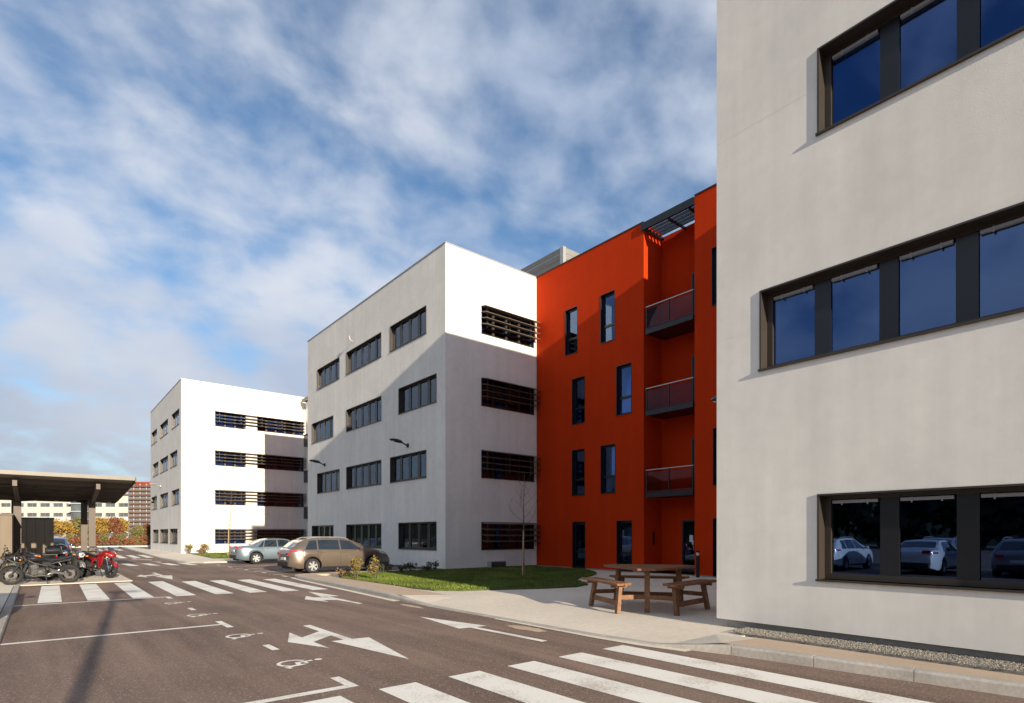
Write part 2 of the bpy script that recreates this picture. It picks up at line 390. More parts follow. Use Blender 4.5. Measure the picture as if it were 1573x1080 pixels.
# car park and road: one asphalt sheet
road = MB().sheet([(-70,-60),(40,-60),(40,93),(-70,93)], 0.0).build('road', 'asphalt'); road['kind'] = 'structure'
def mark(name, polys, z=0.004):
    m = MB()
    for p in polys: m.sheet(p, z)
    for i, f in enumerate(m.f):      # keep them facing up
        a, b_, c_ = (Vector(m.v[k]) for k in f[:3])
    o = m.build(name, 'paint', road)
    me = o.data
    if me.polygons and sum(p.normal.z for p in me.polygons) < 0: me.flip_normals()
    return o
# near crossing: bars run along the road
for i in range(8):
    x0 = 1.02 + .845*i - .845
    mark('crossing_stripe', [[(x0,5.5-.02*i),(x0+.44,5.5-.02*i),(x0+.47,1.3),(x0+.03,1.3)]])
# middle crossing by the motorcycle bay
for x0, ya, yb in [(0.0,17.4,23.15),(.94,17.3,23.1),(1.86,17.2,23.1),(2.80,17.1,22.95),(3.70,16.97,22.4),(4.53,16.8,22.2),(5.36,16.6,21.9),(6.16,16.48,21.65)]:
    mark('crossing_stripe', [[(x0-.03,ya),(x0+.42,ya-.03),(x0+.50,yb),(x0+.06,yb-.03)]])
# crossings farther down the road
for x0 in (2.66,3.52,4.42,5.3,6.12): mark('crossing_stripe', [[(x0+.1,35.2-.3*(x0-4)),(x0+.5,35.0-.3*(x0-4)),(x0+.36,38.0-.35*(x0-4)),(x0-.02,38.2-.35*(x0-4))]])
for x0 in (3.4,4.28,5.08,5.86): mark('crossing_stripe', [[(x0,47.6),(x0+.42,47.4),(x0+.62,54.2),(x0+.2,54.6)]])
for x0 in (4.6,5.5,6.35): mark('crossing_stripe', [[(x0,71.5),(x0+.45,71.3),(x0+.75,80.8),(x0+.3,81.2)]])
# parallel parking bays on the left, with end bars
def bay(y, hook):
    polys = [[(-.44,y-.06),(2.5,y-.06),(2.5,y+.06),(-.44,y+.06)]]
    mark('bay_line', polys)
    mark('bay_line', [[(2.503,y+hook[0]),(2.61,y+hook[0]),(2.61,y+hook[1]),(2.503,y+hook[1])]])
bay(5.75, (-.06,.46)); bay(11.17, (-.44,.46)); bay(17.05, (-.5,.06))
for y in (8.45, 13.92): mark('bay_dash', [[(2.49,y-.24),(2.59,y-.24),(2.59,y+.24),(2.49,y+.24)]])
def wheelchair(x, y, rz=0, s=1.0):
    """pictogram of a person in a wheelchair, drawn lying on the asphalt"""
    polys = []
    def stroke(pts, w):
        for a, b_ in zip(pts, pts[1:]):
            a = Vector((a[0],a[1],0)); b_ = Vector((b_[0],b_[1],0)); d = (b_-a).normalized(); n = Vector((-d.y,d.x,0))*w/2; a = a-d*w*.3; b_ = b_+d*w*.3
            polys.append([tuple((a+n)[:2]), tuple((a-n)[:2]), tuple((b_-n)[:2]), tuple((b_+n)[:2])])
    stroke([(.17*math.cos(a)-.02, .17*math.sin(a)-.06) for a in [math.radians(q) for q in range(120, 391, 30)]], .045)
    stroke([(-.02,.16),(0,-.02),(.12,-.03),(.19,-.2),(.25,-.18)], .055)
    stroke([(0,.07),(.1,.07)], .04)
    polys.append([(-.02+.05*math.cos(a), .25+.05*math.sin(a)) for a in [math.radians(q) for q in range(0,360,45)]])
    c_, s_ = math.cos(rz), math.sin(rz)
    polys = [[(x+s*(px*c_-py*s_), y+s*(px*s_+py*c_)) for px, py in p] for p in polys]
    m = MB()
    for i, p in enumerate(polys): m.sheet(p, .004 + .0004*i)
    o = m.build('wheelchair_symbol', 'paint', road)
    # all faces up
    import bmesh
    bm = bmesh.new(); bm.from_mesh(o.data)
    for f in bm.faces:
        if f.normal.z < 0: f.normal_flip()
    bm.to_mesh(o.data); bm.free()
for y in (7.2, 9.7, 12.75, 15.4): wheelchair(2.5, y, math.radians(-90), 1.02)
# arrows
mark('lane_arrow', [[(3.58,10.1),(3.58,9.34),(3.16,8.95),(3.16,9.53),(2.86,8.70),(3.16,7.85),(3.16,8.47),(3.58,8.84),(3.58,8.35),(3.39,8.35),(3.67,6.5),(3.97,8.3),(3.71,8.33),(3.71,10.1)][::-1]])
mark('lane_arrow', [[(5.74,9.76),(5.52,8.08),(5.73,8.05),(5.80,6.3),(5.92,6.3),(5.85,8.03),(6.07,8.03)]])
mark('lane_arrow', [[(5.86,16.1),(5.62,14.5),(5.76,14.45),(5.74,14.25),(5.42,14.5),(5.40,15.0),(5.08,14.2),(5.33,13.3),(5.37,13.75),(5.66,13.6),(5.72,12.5),(5.83,12.5),(5.80,14.45),(6.08,14.46)]])
mark('lane_arrow', [[(2.9,26.3),(3.16,27.3),(3.2,26.75),(3.66,27.1),(3.66,28.3),(3.8,28.35),(3.8,26.2),(4.06,26.0),(3.7,23.6),(3.44,25.8),(3.66,26.0),(3.64,26.4),(3.2,26.1),(3.14,25.4)][::-1]])
mark('lane_arrow', [[(4.7,45.4),(5.0,46.2),(5.05,45.5),(5.62,43.3),(5.52,42.6),(5.0,45.0),(4.95,44.6)]])
mark('lane_arrow', [[(5.2,41.5),(5.45,39.5),(5.33,39.5),(5.4,38.7),(5.55,38.7),(5.5,39.5),(5.62,39.5)]])
# edge marks of the bays between the buildings
for y in (22.75, 25.4, 28.1, 31.0, 33.4):
    mark('bay_dash', [[(7.30,y-.3),(7.42,y-.3),(7.42,y+.3),(7.30,y+.3)]])
for y in (23.8, 26.6, 29.5, 32.2): wheelchair(7.36, y, math.radians(90), .95)
for y in (25.95, 28.6, 31.3): mark('bay_line', [[(7.45,y-.05),(12.4,y-.05),(12.4,y+.05),(7.45,y+.05)]])

# right pavement: kerb line (x, y, height of kerb top)
def lerp_path(pts, y):
    for a, b_ in zip(pts, pts[1:]):
        if a[0] <= y <= b_[0]:
            t = (y-a[0])/(b_[0]-a[0]); return [a[k]+(b_[k]-a[k])*t for k in range(1, len(a))]
    return list(pts[-1][1:])
KERB = [(-14,7.5,.13),(1.0,7.45,.13),(3.2,7.2,.13),(4.2,7.08,.125),(4.9,6.85,.03),(6,6.76,.02),(9.5,6.72,.02),(11.4,6.72,.025),(12.6,6.74,.12),(17,7.02,.12),(20.0,7.2,.10),(21.0,7.26,.09),(21.8,7.40,.09)]
pave = MB(); YS = sorted(set([k[0] for k in KERB] + [5.33, 12.2, 14.5, 19.0] + list(np.arange(-14, 21.9, 1.4))))
YS = [y for y in YS if y <= 21.8]
rows = []
for y in YS:
    xk, zk = lerp_path(KERB, y)
    rows.append([(xk+.14, y, zk-.004), (8.25, y, .07 if y < 4.4 else .03 if y < 12.5 else .03+.05*min(1,(y-12.5)/3))])
pm_near = MB(); pm_mid = MB(); pm_far = MB()
for a, b_ in zip(rows, rows[1:]):
    ym = (a[0][1]+b_[0][1])/2
    (pm_near if ym < 4.55 else pm_mid if ym < 12.4 else pm_far).add([a[0],a[1],b_[1],b_[0]], [(0,1,2,3)])
pv = pm_near.build('pavement', 'sandpave'); pv['kind'] = 'structure'
pv2 = pm_mid.build('pavement', 'concrete'); pv2['kind'] = 'structure'
pv3 = pm_far.build('pavement', 'sandpave'); pv3['kind'] = 'structure'
# forecourt slab between the white blocks
fc = MB().prism([(8.25,4.55),(9.12,4.55),(9.12,5.2),(19.6,5.2),(19.6,21.9),(13.0,21.9),(8.25,21.8)], -.05, .03).build('forecourt', 'concrete'); fc['kind'] = 'structure'
far_edge = MB().prism([(7.54,21.8),(8.25,21.8),(13.0,21.9),(13.0,22.35),(8.0,22.35),(7.7,22.2)], -.05, .082).build('pavement', 'sandpave'); far_edge['kind'] = 'structure'
# kerb stones, one metre each, with mortar joints
def kerb_run(parent, pts, w=.14, joints=True):
    """pts: (x, y, top) along the road edge"""
    for a, b_ in zip(pts, pts[1:]):
        A = Vector((a[0],a[1],0)); B = Vector((b_[0],b_[1],0)); d = (B-A).normalized(); n = Vector((d.y,-d.x,0))
        A2 = A + d*.008; B2 = B - d*.008; c1 = n*.022; W = n*w
        za, zb = a[2], b_[2]; up = Vector((0,0,1))
        prof = lambda P, z: [P-up*.06, P+up*max(z-.025,-.05)+n*.006, P+c1+up*z, P+W+up*z, P+W-up*.06]
        m = MB(); m.loft([prof(A2,za), prof(B2,zb)])
        m.build('kerb_stone', 'kerb', parent)
        if joints: MB().loft([[p - n*0 for p in prof(B2+n*.004, zb-.004)], prof(B+d*.008+n*.004, zb-.004)]).build('mortar_joint', 'mortar', parent)
pts = []
y = -13.0
while y < 21.9:
    xk, zk = lerp_path(KERB, y); pts.append((xk, y, zk)); y += 1.0
kerb_run(pv, [p for p in pts if p[1] <= 5.01]); kerb_run(pv2, [p for p in pts if 5 <= p[1] <= 12.01]); kerb_run(pv3, [p for p in pts if p[1] >= 12] )
corner = [(7.37,21.0,.13),(7.40,21.75,.13),(7.56,22.12,.13),(7.95,22.35,.13)] 
kerb_run(far_edge, [(7.26,21.0,.09),(7.40,21.8,.09),(7.56,22.2,.09),(7.9,22.45,.088)] + [(7.9+1.0*i,22.49,.086) for i in range(1,6)], joints=False)
# gutter strip of cast concrete beside the kerb
g = MB(); gp = [(KERB_y, *lerp_path(KERB, KERB_y)) for KERB_y in (12.4,14,16,18,20,21.8)]
for a, b_ in zip(gp, gp[1:]): g.add([(a[1]-.17,a[0],.006),(a[1]+.01,a[0],.006),(b_[1]+.01,b_[0],.006),(b_[1]-.17,b_[0],.006)], [(0,1,2,3)])
gp = [(q, *lerp_path(KERB, q)) for q in (4.5,5.2,6,7,8.6)]
for i, (a, b_) in enumerate(zip(gp, gp[1:])):
    wa, wb = (.18-.03*i), (.15-.03*i); g.add([(a[1]-wa,a[0],.006),(a[1]+.01,a[0],.006),(b_[1]+.01,b_[0],.006),(b_[1]-wb,b_[0],.006)], [(0,1,2,3)])
g.build('gutter', 'concrete', road)
# patch of gravelly repair in the gutter
def blob(cx, cy, rx, ry, n=22, jit=.25):
    return [(cx+rx*math.cos(2*math.pi*i/n)*(1+random.uniform(-jit,jit)), cy+ry*math.sin(2*math.pi*i/n)*(1+random.uniform(-jit,jit))) for i in range(n)]
MB().sheet(blob(6.42,7.35,.14,.5), .005).build('repair_patch', 'sandpave', road)
MB().sheet(blob(6.45,11.3,.09,.5), .005).build('repair_patch', 'sandpave', road)

# left pavement and the motorcycle pad
lp = MB().prism([(-3.6,-20),(-.60,-20),(-.60,23.5),(-3.6,23.5)], -.05, .055).build('pavement', 'concrete'); lp['kind'] = 'structure'
kerb_run(lp, [(-.44,23.4-i,.06) for i in range(34)])
pad = MB().prism([(-9,23.7),(2.5,23.7),(2.55,33.6),(2.55,36.2),(-9,36.2)], -.05, .02).build('parking_pad', 'concrete'); pad['kind'] = 'structure'
# island and pavement in front of the far white block
isl = MB().prism([(6.3,44),(6.3,39),(6.55,37),(7.2,36.1),(8.3,36.0),(13.7,36.0),(13.7,38.2),(19.3,38.2),(19.3,53.6),(9.0,53.6),(9.0,86),(8.1,84),(7.6,74),(6.75,54)], -.05, .09).build('pavement', 'concrete'); isl['kind'] = 'structure'
kerb_run(isl, [(13.6-i,35.98,.095) for i in range(6)] + [(8.2,35.98,.095),(7.2,36.05,.095),(6.5,37.0,.095),(6.26,38.6,.095)] + [(6.24,40+2.0*i,.095) for i in range(3)])
fr = MB().prism([(-70,92.5),(40,92.5),(40,96),(-70,96)], -.05, .14).build('pavement', 'concrete'); fr['kind'] = 'structure'

# ---------------------------------------------------------------- lawns
def in_poly(x, y, poly):
    c = False; j = len(poly)-1
    for i in range(len(poly)):
        xi, yi = poly[i]; xj, yj = poly[j]
        if (yi > y) != (yj > y) and x < (xj-xi)*(y-yi)/(yj-yi)+xi: c = not c
        j = i
    return c
def lawn(poly, z, n, hgt):
    t = MB().prism(poly, z-.06, z).build('lawn', 'soil'); t['kind'] = 'structure'
    xs = [p[0] for p in poly]; ys = [p[1] for p in poly]
    v = []; f = []
    while len(f) < n:
        x, y = random.uniform(min(xs),max(xs)), random.uniform(min(ys),max(ys))
        if not in_poly(x, y, poly): continue
        a = random.uniform(0, 6.28); h = hgt*random.uniform(.5,1.3); w = .012; lx, ly = random.gauss(0,.4)*h, random.gauss(0,.4)*h
        o = len(v); v += [(x-w*math.cos(a),y-w*math.sin(a),z-.005),(x+w*math.cos(a),y+w*math.sin(a),z-.005),(x+lx,y+ly,z+h)]; f.append((o,o+1,o+2))
    me = bpy.data.meshes.new('grass'); me.from_pydata(v, [], f)
    return obj('grass', me, 'grass')
LAWN = [(8.0,18.9),(7.95,16.5),(7.95,14.6),(8.15,13.1),(8.75,12.55),(9.7,12.2),(10.9,11.65),(11.9,11.45),(12.7,11.75),(13.1,12.4),(13.5,13.1),(14.4,13.7),(15.6,14.2),(16.6,14.9),(17.6,16.2),(18.3,17.6),(18.5,19.2),(18.5,21.0),(13.7,21.0),(13.7,21.85),(9.2,21.85),(8.6,20.6)]
LAWN = [(min(x*1.048, 18.7), min(y*1.048, 21.85 if x < 13 else 21.1)) for x, y in LAWN]
tag(lawn(LAWN, .075, 60000, .055), 'short green grass on the curved lawn beside the picnic table', 'grass', kind='stuff')
LAWN2 = [(8.6,40.5),(10.5,38.6),(13.3,38.4),(18.5,39),(18.5,52.6),(9.4,52.6),(9.0,46)]
tag(lawn(LAWN2, .12, 14000, .09), 'sunlit grass in front of the far white block', 'grass', kind='stuff')
# gravel strip along the near white block
gp = [(8.56,-11),(9.13,-11),(9.13,4.75),(8.7,4.82),(8.5,4.7)]
gb = MB().prism(gp, .0, .065).build('gravel_bed', 'gravelbed'); gb['kind'] = 'structure'
v = []; f = []
for i in range(13000):
    yy = 4.8 - 6.5*random.random()**1.15; x, y = random.uniform(8.44,9.12), yy
    if x < 8.56 and random.random() < .75: continue
    r = random.uniform(.006,.014); c_ = Vector((x, y, .065 + r*.3)); o = len(v)
    rot = Matrix.Rotation(random.uniform(0,6), 3, Vector((random.random(),random.random(),random.random()+.01)).normalized())
    for d in ((1,0,0),(-1,0,0),(0,.8,0),(0,-.8,0),(0,0,.7),(0,0,-.7)): v.append(tuple(c_ + rot @ Vector(d)*r*random.uniform(.7,1.2)))
    f += [(o+a,o+b_,o+c2) for a,b_,c2 in ((0,2,4),(2,1,4),(1,3,4),(3,0,4),(2,0,5),(1,2,5),(3,1,5),(0,3,5))]
me = bpy.data.meshes.new('gravel'); me.from_pydata(v, [], f)
tag(obj('gravel', me, 'gravel'), 'loose grey gravel strip at the foot of the near white wall', 'gravel', kind='stuff')
MB().sheet(blob(8.55,18.6,.75,1.1,jit=.12), .081).build('planting_bed', 'mulch')['kind'] = 'structure'

# ---------------------------------------------------------------- white office blocks
FL = 3.34; SILL = .94; HEAD = 2.21; ROOF = 14.5; MOD = .88
def face_w(X0):            # facade that faces the road (-X); u runs along +Y, w goes into the wall
    return lambda u, w, z: (X0 + w, u, z)
def face_s(Y0):            # facade that faces -Y; u runs along +X
    return lambda u, w, z: (u, Y0 + w, z)
def fbox(m, P, u0, u1, w0, w1, z0, z1):
    a = P(u0, w0, z0); b_ = P(u1, w1, z1); return m.box(a[0], b_[0], a[1], b_[1], min(z0,z1), max(z0,z1))
def facade(m, P, u0, u1, z0, z1, holes, depth=.22):
    us = sorted({u0,u1} | {h[0] for h in holes} | {h[1] for h in holes}); zs = sorted({z0,z1} | {h[2] for h in holes} | {h[3] for h in holes})
    for a, b_ in zip(us, us[1:]):
        for c_, d in zip(zs, zs[1:]):
            um, zm = (a+b_)/2, (c_+d)/2
            if any(h[0] < um < h[1] and h[2] < zm < h[3] for h in holes): continue
            m.add([P(a,0,c_),P(b_,0,c_),P(b_,0,d),P(a,0,d)], [(0,1,2,3)])
    for h in holes:
        a, b_, c_, d = h
        for q in ([(a,c_),(a,d)],[(b_,d),(b_,c_)],[(b_,c_),(a,c_)],[(a,d),(b_,d)]):
            (p0,q0),(p1,q1) = q; m.add([P(p0,0,q0),P(p1,0,q1),P(p1,depth,q1),P(p0,depth,q0)], [(0,1,2,3)])
PANE_W = MB().box(0,.012,0,.63,0,1.07).mesh('pane'); PANE_W.materials.append(M['glass'])
PANE_C = MB().box(0,.012,0,.63,0,1.07).mesh('pane'); PANE_C.materials.append(M['clearglass'])
MULL_W = MB().box(0,.045,0,.236,0,1.2).mesh('mullion'); MULL_W.materials.append(M['anthra'])
CURT = MB()
for i in range(12): CURT.add([(.02*(i%2),.05*i,0),(.02*((i+1)%2),.05*(i+1),0),(.02*((i+1)%2),.05*(i+1),1.05),(.02*(i%2),.05*i,1.05)], [(0,1,2,3)])
CURT = CURT.mesh('curtain'); CURT.materials.append(M['curtain'])
BLIND = MB().box(0,.05,.015,.615,.015,.058); BLIND.box(-.006,0,.13,.15,-.01,.065); BLIND.box(-.006,0,.47,.49,-.01,.065)
BLIND = BLIND.mesh('blind_box'); BLIND.materials.append(M['blind'])
def strip_window(root, O, X0, y0, y1, k, blinds, curtains, dz=0):
    """ribbon window of a road facade: lined reveal, sill, panes between flush panels"""
    z0, z1 = SILL + FL*k + dz, HEAD + FL*k + dz; P = face_w(X0)
    m = MB(); t = .022
    pr = -.018
    fbox(m,P,y0-.004,y0+t,pr,.24,z0,z1+.004); fbox(m,P,y1-t,y1+.004,pr,.24,z0,z1+.004)
    fbox(m,P,y0+t,y1-t,pr,.24,z1-t,z1+.004); fbox(m,P,y0-.02,y1+.02,-.04,.24,z0-.03,z0)
    # sash frame
    a, b_, zt, zb = y0+t, y1-t, z1-t, z0
    g0, g1 = (.19,.27) if blinds else (.125,.18)
    fbox(m,P,a,a+.09,g0,g1,zb,zt); fbox(m,P,b_-.09,b_,g0,g1,zb,zt); fbox(m,P,a+.09,b_-.09,g0,g1,zb,zb+.085); fbox(m,P,a+.09,b_-.09,g0,g1,zt-.055,zt)
    w = m.build('window', 'bronze', root, O)
    n = round((y1-y0)/MOD); s0 = (y1-y0-n*MOD)/2
    for i in range(n):
        py = y0 + s0 + .122 + i*MOD
        obj('pane', PANE_C if curtains else PANE_W, None, w, (X0+(.235 if blinds else .160)-O[0], py+.005-O[1], z0+.075-O[2]))
        if i < n-1: obj('mullion', MULL_W, None, w, (X0+(.203 if blinds else .133)-O[0], py+.642-O[1], z0+.01-O[2]))
        if blinds: obj('blind_box', BLIND, None, w, (X0+.182-O[0], py+.01-O[1], z1-.15-O[2]))
        if curtains and random.random() < curtains:
            c_ = obj('curtain', CURT, None, w, (X0+.20-O[0], py+random.uniform(0,.04)-O[1], z0+.08-O[2])); c_.scale = (1, random.choice((.6,1.03,1.03,1.03)), 1)
    return w
def louvre_window(root, O, Y0, x0, x1, k, dz=0, slat=None):
    z0, z1 = SILL + FL*k + dz, HEAD + FL*k + dz; P = face_s(Y0); m = MB(); t = .03
    fbox(m,P,x0-.004,x0+t,-.01,.24,z0,z1+.004); fbox(m,P,x1-t,x1+.004,-.01,.24,z0,z1+.004); fbox(m,P,x0+t,x1-t,-.01,.24,z1-t,z1+.004); fbox(m,P,x0-.02,x1+.02,-.035,.24,z0-.03,z0)
    n = max(2, round((x1-x0)/.82)); pw = (x1-x0-2*t)/n
    for i in range(n+1):
        u = x0 + t + pw*i; fbox(m,P,max(x0+t,u-.06),min(x1-t,u+.06),.16,.25,z0,z1-t)
    w = m.build('window', 'bronze', root, O)
    for i in range(n):
        u = x0+t+pw*i; q = MB(); fbox(q,P,u+.055,u+pw-.055,.21,.222,z0+.01,z1-t-.01); q.build('pane','glass',w,O)
        if random.random() < .55:
            q = MB(); fbox(q,P,u+.08,u+pw-.1,.34,.36,z0+.05,z1-t-.05-random.choice((0,.3,.6))); q.build('blind','curtain',w,O)
    if slat:
        s0, s1 = slat
        for j in range(4):
            zc = z1 - .06 - .275*j
            q = MB(); q.cbox(((s0+s1)/2, Y0-.20, zc), (s1-s0, .34, .024), Matrix.Rotation(math.radians(12), 3, 'X')); q.build('louvre_slat','louvre',w,O)
        nb = max(2, round((s1-s0)/1.9))
        for i in range(nb+1):
            u = s0 + .35 + (s1-s0-.7)*i/nb; q = MB(); fbox(q,P,u-.012,u+.012,-.07,-.002,z1-.98,z1-.02); q.build('bracket','louvre',w,O)
    return w
def white_block(name, label, X0, Y0, Y1, depth, wins, south, z_low=.17, dz=0, blinds=False, curtains=.8, joints=()):
    O = (X0, Y0, 0); root = empty(name, O, label, 'building', 'white office blocks')
    XE = X0 + depth; top = ROOF + dz
    m = MB()
    holes = [(a, b_, SILL+FL*k+dz, HEAD+FL*k+dz) for k, a, b_ in wins]
    facade(m, face_w(X0), Y0, Y1, z_low, top, holes)
    sh = [(a, b_, SILL+FL*k+dz, HEAD+FL*k+dz) for k in range(4) for a, b_ in south]
    facade(m, face_s(Y0), X0, XE, z_low, top, sh)
    m.add([(X0,Y1,z_low),(XE,Y1,z_low),(XE,Y1,top),(X0,Y1,top)], [(3,2,1,0)]); m.add([(XE,Y0,z_low),(XE,Y1,z_low),(XE,Y1,top),(XE,Y0,top)], [(0,1,2,3)])
    m.add([(X0,Y0,z_low),(XE,Y0,z_low),(XE,Y1,z_low),(X0,Y1,z_low)], [(3,2,1,0)])
    wall = m.build('wall', 'white', root, O)
    MB().box(X0+.01,XE-.01,Y0+.01,Y1-.01,top-.35,top-.06).build('roof','ceiling',root,O)
    c_ = MB(); e = .03
    c_.box(X0-e,X0+.3,Y0-e,Y1+e,top,top+.045); c_.box(X0+.3,XE+e,Y0-e,Y0+.3,top,top+.045); c_.box(X0+.3,XE+e,Y1-.3,Y1+e,top,top+.045)
    c_.build('coping','coping',root,O)
    MB().box(X0+.13,XE-.13,Y0+.13,Y1-.13,-.3,z_low-.003).build('plinth','plinth',root,O)
    for k in range(1,4): MB().box(X0+.32,XE-.1,Y0+.32,Y1-.1,FL*k-.32+dz,FL*k-.02+dz).build('floor_slab','ceiling',root,O)
    MB().box(X0+.32,XE-.1,Y0+.32,Y1-.1,z_low+.01,z_low+.03).build('floor_slab','ceiling',root,O)
    MB().box(X0+5.2,X0+5.3,Y0+.5,Y1-.5,z_low+.04,top-.4).build('inner_wall','ceiling',root,O)
    for k, a, b_ in wins: strip_window(root, O, X0, a, b_, k, blinds, curtains, dz)
    for k in range(4):
        for i, (a, b_) in enumerate(south):
            s = (min(q[0] for q in south)-.02, max(q[1] for q in south)+.10) if i == len(south)-1 else None
            louvre_window(root, O, Y0, a, b_, k, dz, s)
    for (a, b_, zz) in joints: MB().box(X0-.0015,X0+.01,a,b_,zz-.004,zz+.004).build('render_joint','white',wall,O)
    return root
def wins_for(base, parity):
    w = []
    for k in range(4):
        even = (k % 2 == 0) == parity
        a = [(.73,4.25),(6.12,10.52),(12.44,15.96)] if even else [(1.61,5.13),(6.12,10.52),(11.52,15.04)]
        w += [(k, base+p, base+q) for p, q in a]
    return w
# near block on the right (its far corner stands at y = 5.33)
wr = []
for k in range(4):
    a = [(.15,3.67),(-5.2,-.8),(-10.6,-7.1)] if k % 2 == 0 else [(1.04,4.56),(-5.2,-.8),(-9.7,-6.2)]
    wr += [(k, p, q) for p, q in a]
near_block = white_block('office_building', 'pale rendered office block nearest the camera, filling the right edge', 9.0, -11.4, 5.33, 24, wr, [], .17, 0, True, .0,
    joints=[(3.69,5.33,1.64),(4.58,5.33,4.94),(3.69,5.33,8.32),(4.58,5.33,11.6)])
mid_block = white_block('office_building', 'white four-storey block adjoining the left side of the orange-red building', 13.8, 21.26, 38.0, 28, wins_for(21.26, True), [(15.77,19.03)], .11, 0, False, .85)
left_block = white_block('office_building', 'farthest white four-storey block, left of the two parked cars', 9.0, 53.5, 70.2, 26, wins_for(53.5, False), [(11.52,13.97),(14.92,19.03)], .08, -.06, False, .7)

# ---------------------------------------------------------------- orange-red link building
def red_building():
    X0, Y0, Y1 = 19.2, 5.36, 21.24; O = (X0, 13.5, 0); top = 14.5
    root = empty('office_building', O, 'orange-red rendered building with three balconies between two white blocks', 'building')
    A0, A1, XB = 12.29, 14.66, 20.42           # recessed bay
    W = []
    for z0, z1, l in ((.10,2.22,((17.94,18.74),(15.27,16.09),(10.7,11.52))), (3.45,5.56,((17.97,18.77),(16.17,17.0),(10.7,11.52))), (6.77,8.88,((17.96,18.77),(15.29,16.11),(9.8,10.6))), (10.1,12.23,((18.42,19.23),(16.2,17.02),(10.75,11.57)))):
        W += [(a, b_, z0, z1) for a, b_ in l]
    m = MB(); P = face_w(X0)
    facade(m, P, A1, Y1, .10, top, [h for h in W if h[0] > A1], .2)
    facade(m, P, Y0, A0, .10, top, [h for h in W if h[1] < A0], .2)
    D = [(12.34,13.66,.10,2.22)] + [(12.34,13.22,FL*k+.12,FL*k+2.22) for k in (1,2,3)]
    facade(m, face_w(XB), A0, A1, .10, top-.25, D, .12)
    m.add([(X0,A1,.1),(XB,A1,.1),(XB,A1,top),(X0,A1,top)], [(3,2,1,0)])      # side of the bay
    m.add([(X0,A0,.1),(XB,A0,.1),(XB,A0,top),(X0,A0,top)], [(0,1,2,3)])
    m.add([(X0+14,Y0,.1),(X0+14,Y1,.1),(X0+14,Y1,top),(X0+14,Y0,top)], [(0,1,2,3)])
    for yy in (Y0, Y1): m.add([(X0,yy,.1),(X0+14,yy,.1),(X0+14,yy,top),(X0,yy,top)], [(0,1,2,3)])
    m.build('wall','red',root,O)
    MB().prism([(X0+.05,Y0+.05),(X0+13.9,Y0+.05),(X0+13.9,Y1-.05),(X0+.05,Y1-.05),(X0+.05,A1+.05),(XB+.05,A1+.05),(XB+.05,A0-.05),(X0+.05,A0-.05)], top-.4, top-.26).build('roof','ceiling',root,O)
    c_ = MB(); c_.box(X0-.03,X0+.25,A1,Y1,top,top+.04); c_.box(X0-.03,X0+.25,Y0,A0,top,top+.04); c_.build('coping','bronze',root,O)
    p = MB(); p.box(X0+.04,X0+.3,A1,Y1,-.1,.098); p.box(X0+.04,X0+.3,Y0,A0,-.1,.098); p.build('plinth','plinth',root,O)
    for k in range(1,4): MB().box(XB+.2,X0+13.9,Y0+.1,Y1-.1,FL*k-.3,FL*k-.02).build('floor_slab','ceiling',root,O)
    MB().box(X0+4,X0+4.1,Y0+.2,Y1-.2,.12,top-.5).build('inner_wall','ceiling',root,O)
    for a, b_, z0, z1 in W:
        m = MB(); t = .02
        fbox(m,P,a-.003,a+t,-.012,.2,z0,z1+.003); fbox(m,P,b_-t,b_+.003,-.012,.2,z0,z1+.003); fbox(m,P,a+t,b_-t,-.012,.2,z1-t,z1+.003); fbox(m,P,a-.01,b_+.01,-.03,.2,z0-.025,z0)
        fbox(m,P,a+t,a+.09,.13,.21,z0,z1-t); fbox(m,P,b_-.09,b_-t,.13,.21,z0,z1-t); fbox(m,P,a+.09,b_-.09,.13,.21,z0,z0+.07); fbox(m,P,a+.09,b_-.09,.13,.21,z1-.1,z1-t); fbox(m,P,a+.09,b_-.09,.13,.21,z0+.68,z0+.78)
        w = m.build('window','anthra',root,O)
        for q0, q1 in ((z0+.075,z0+.675),(z0+.785,z1-.105)):
            q = MB(); fbox(q,P,a+.095,b_-.095,.165,.177,q0,q1); q.build('pane','glass',w,O)
        q = MB(); fbox(q,P,a+.1,b_-.1,.25,.3,z1-.2,z1-.12); q.build('blind_box','blind',w,O)
        if random.random() < .6:
            q = MB(); fbox(q,P,a+.1,a+.1+random.choice((.2,.35)),.3,.32,z0+.1,z1-.2); q.build('curtain','curtain',w,O)
    PB = face_w(XB)
    for i, (a, b_, z0, z1) in enumerate(D):
        m = MB(); fbox(m,PB,a,a+.07,.0,.12,z0,z1); fbox(m,PB,b_-.07,b_,.0,.12,z0,z1); fbox(m,PB,a+.07,b_-.07,.0,.12,z1-.07,z1); fbox(m,PB,a+.07,b_-.07,.02,.12,z0,z0+.1)
        if i: fbox(m,PB,a+.07,b_-.07,.02,.1,z1-.75,z1-.68); fbox(m,PB,b_-.45,b_-.07,.03,.09,z0+.1,z1-.07)
        else: fbox(m,PB,(a+b_)/2-.05,(a+b_)/2+.05,.02,.12,z0+.1,z1-.07)
        d = m.build('door','black',root,O)
        q = MB(); fbox(q,PB,a+.075,b_-(.455 if i else .075),.06,.072,z0+.105,z1-.075); q.build('pane','glass',d,O)
        q = MB(); fbox(q,PB,a+.16 if i else (a+b_)/2+.09,(a+.18) if i else (a+b_)/2+.11,-.04,-.02,z0+.9,z0+1.2); q.build('handle','alu',d,O)
        if not i:
            q = MB(); fbox(q,PB,13.16,13.32,.02,.055,1.32,1.6); fbox(q,PB,13.14,13.22,.043,.0449,1.22,1.4); q.build('paper_notice','paper',d,O)
    # letter slot / intercom on the side of the bay
    MB().box(19.8,19.9,14.63,14.658,1.2,1.75).build('intercom','black',root,O)
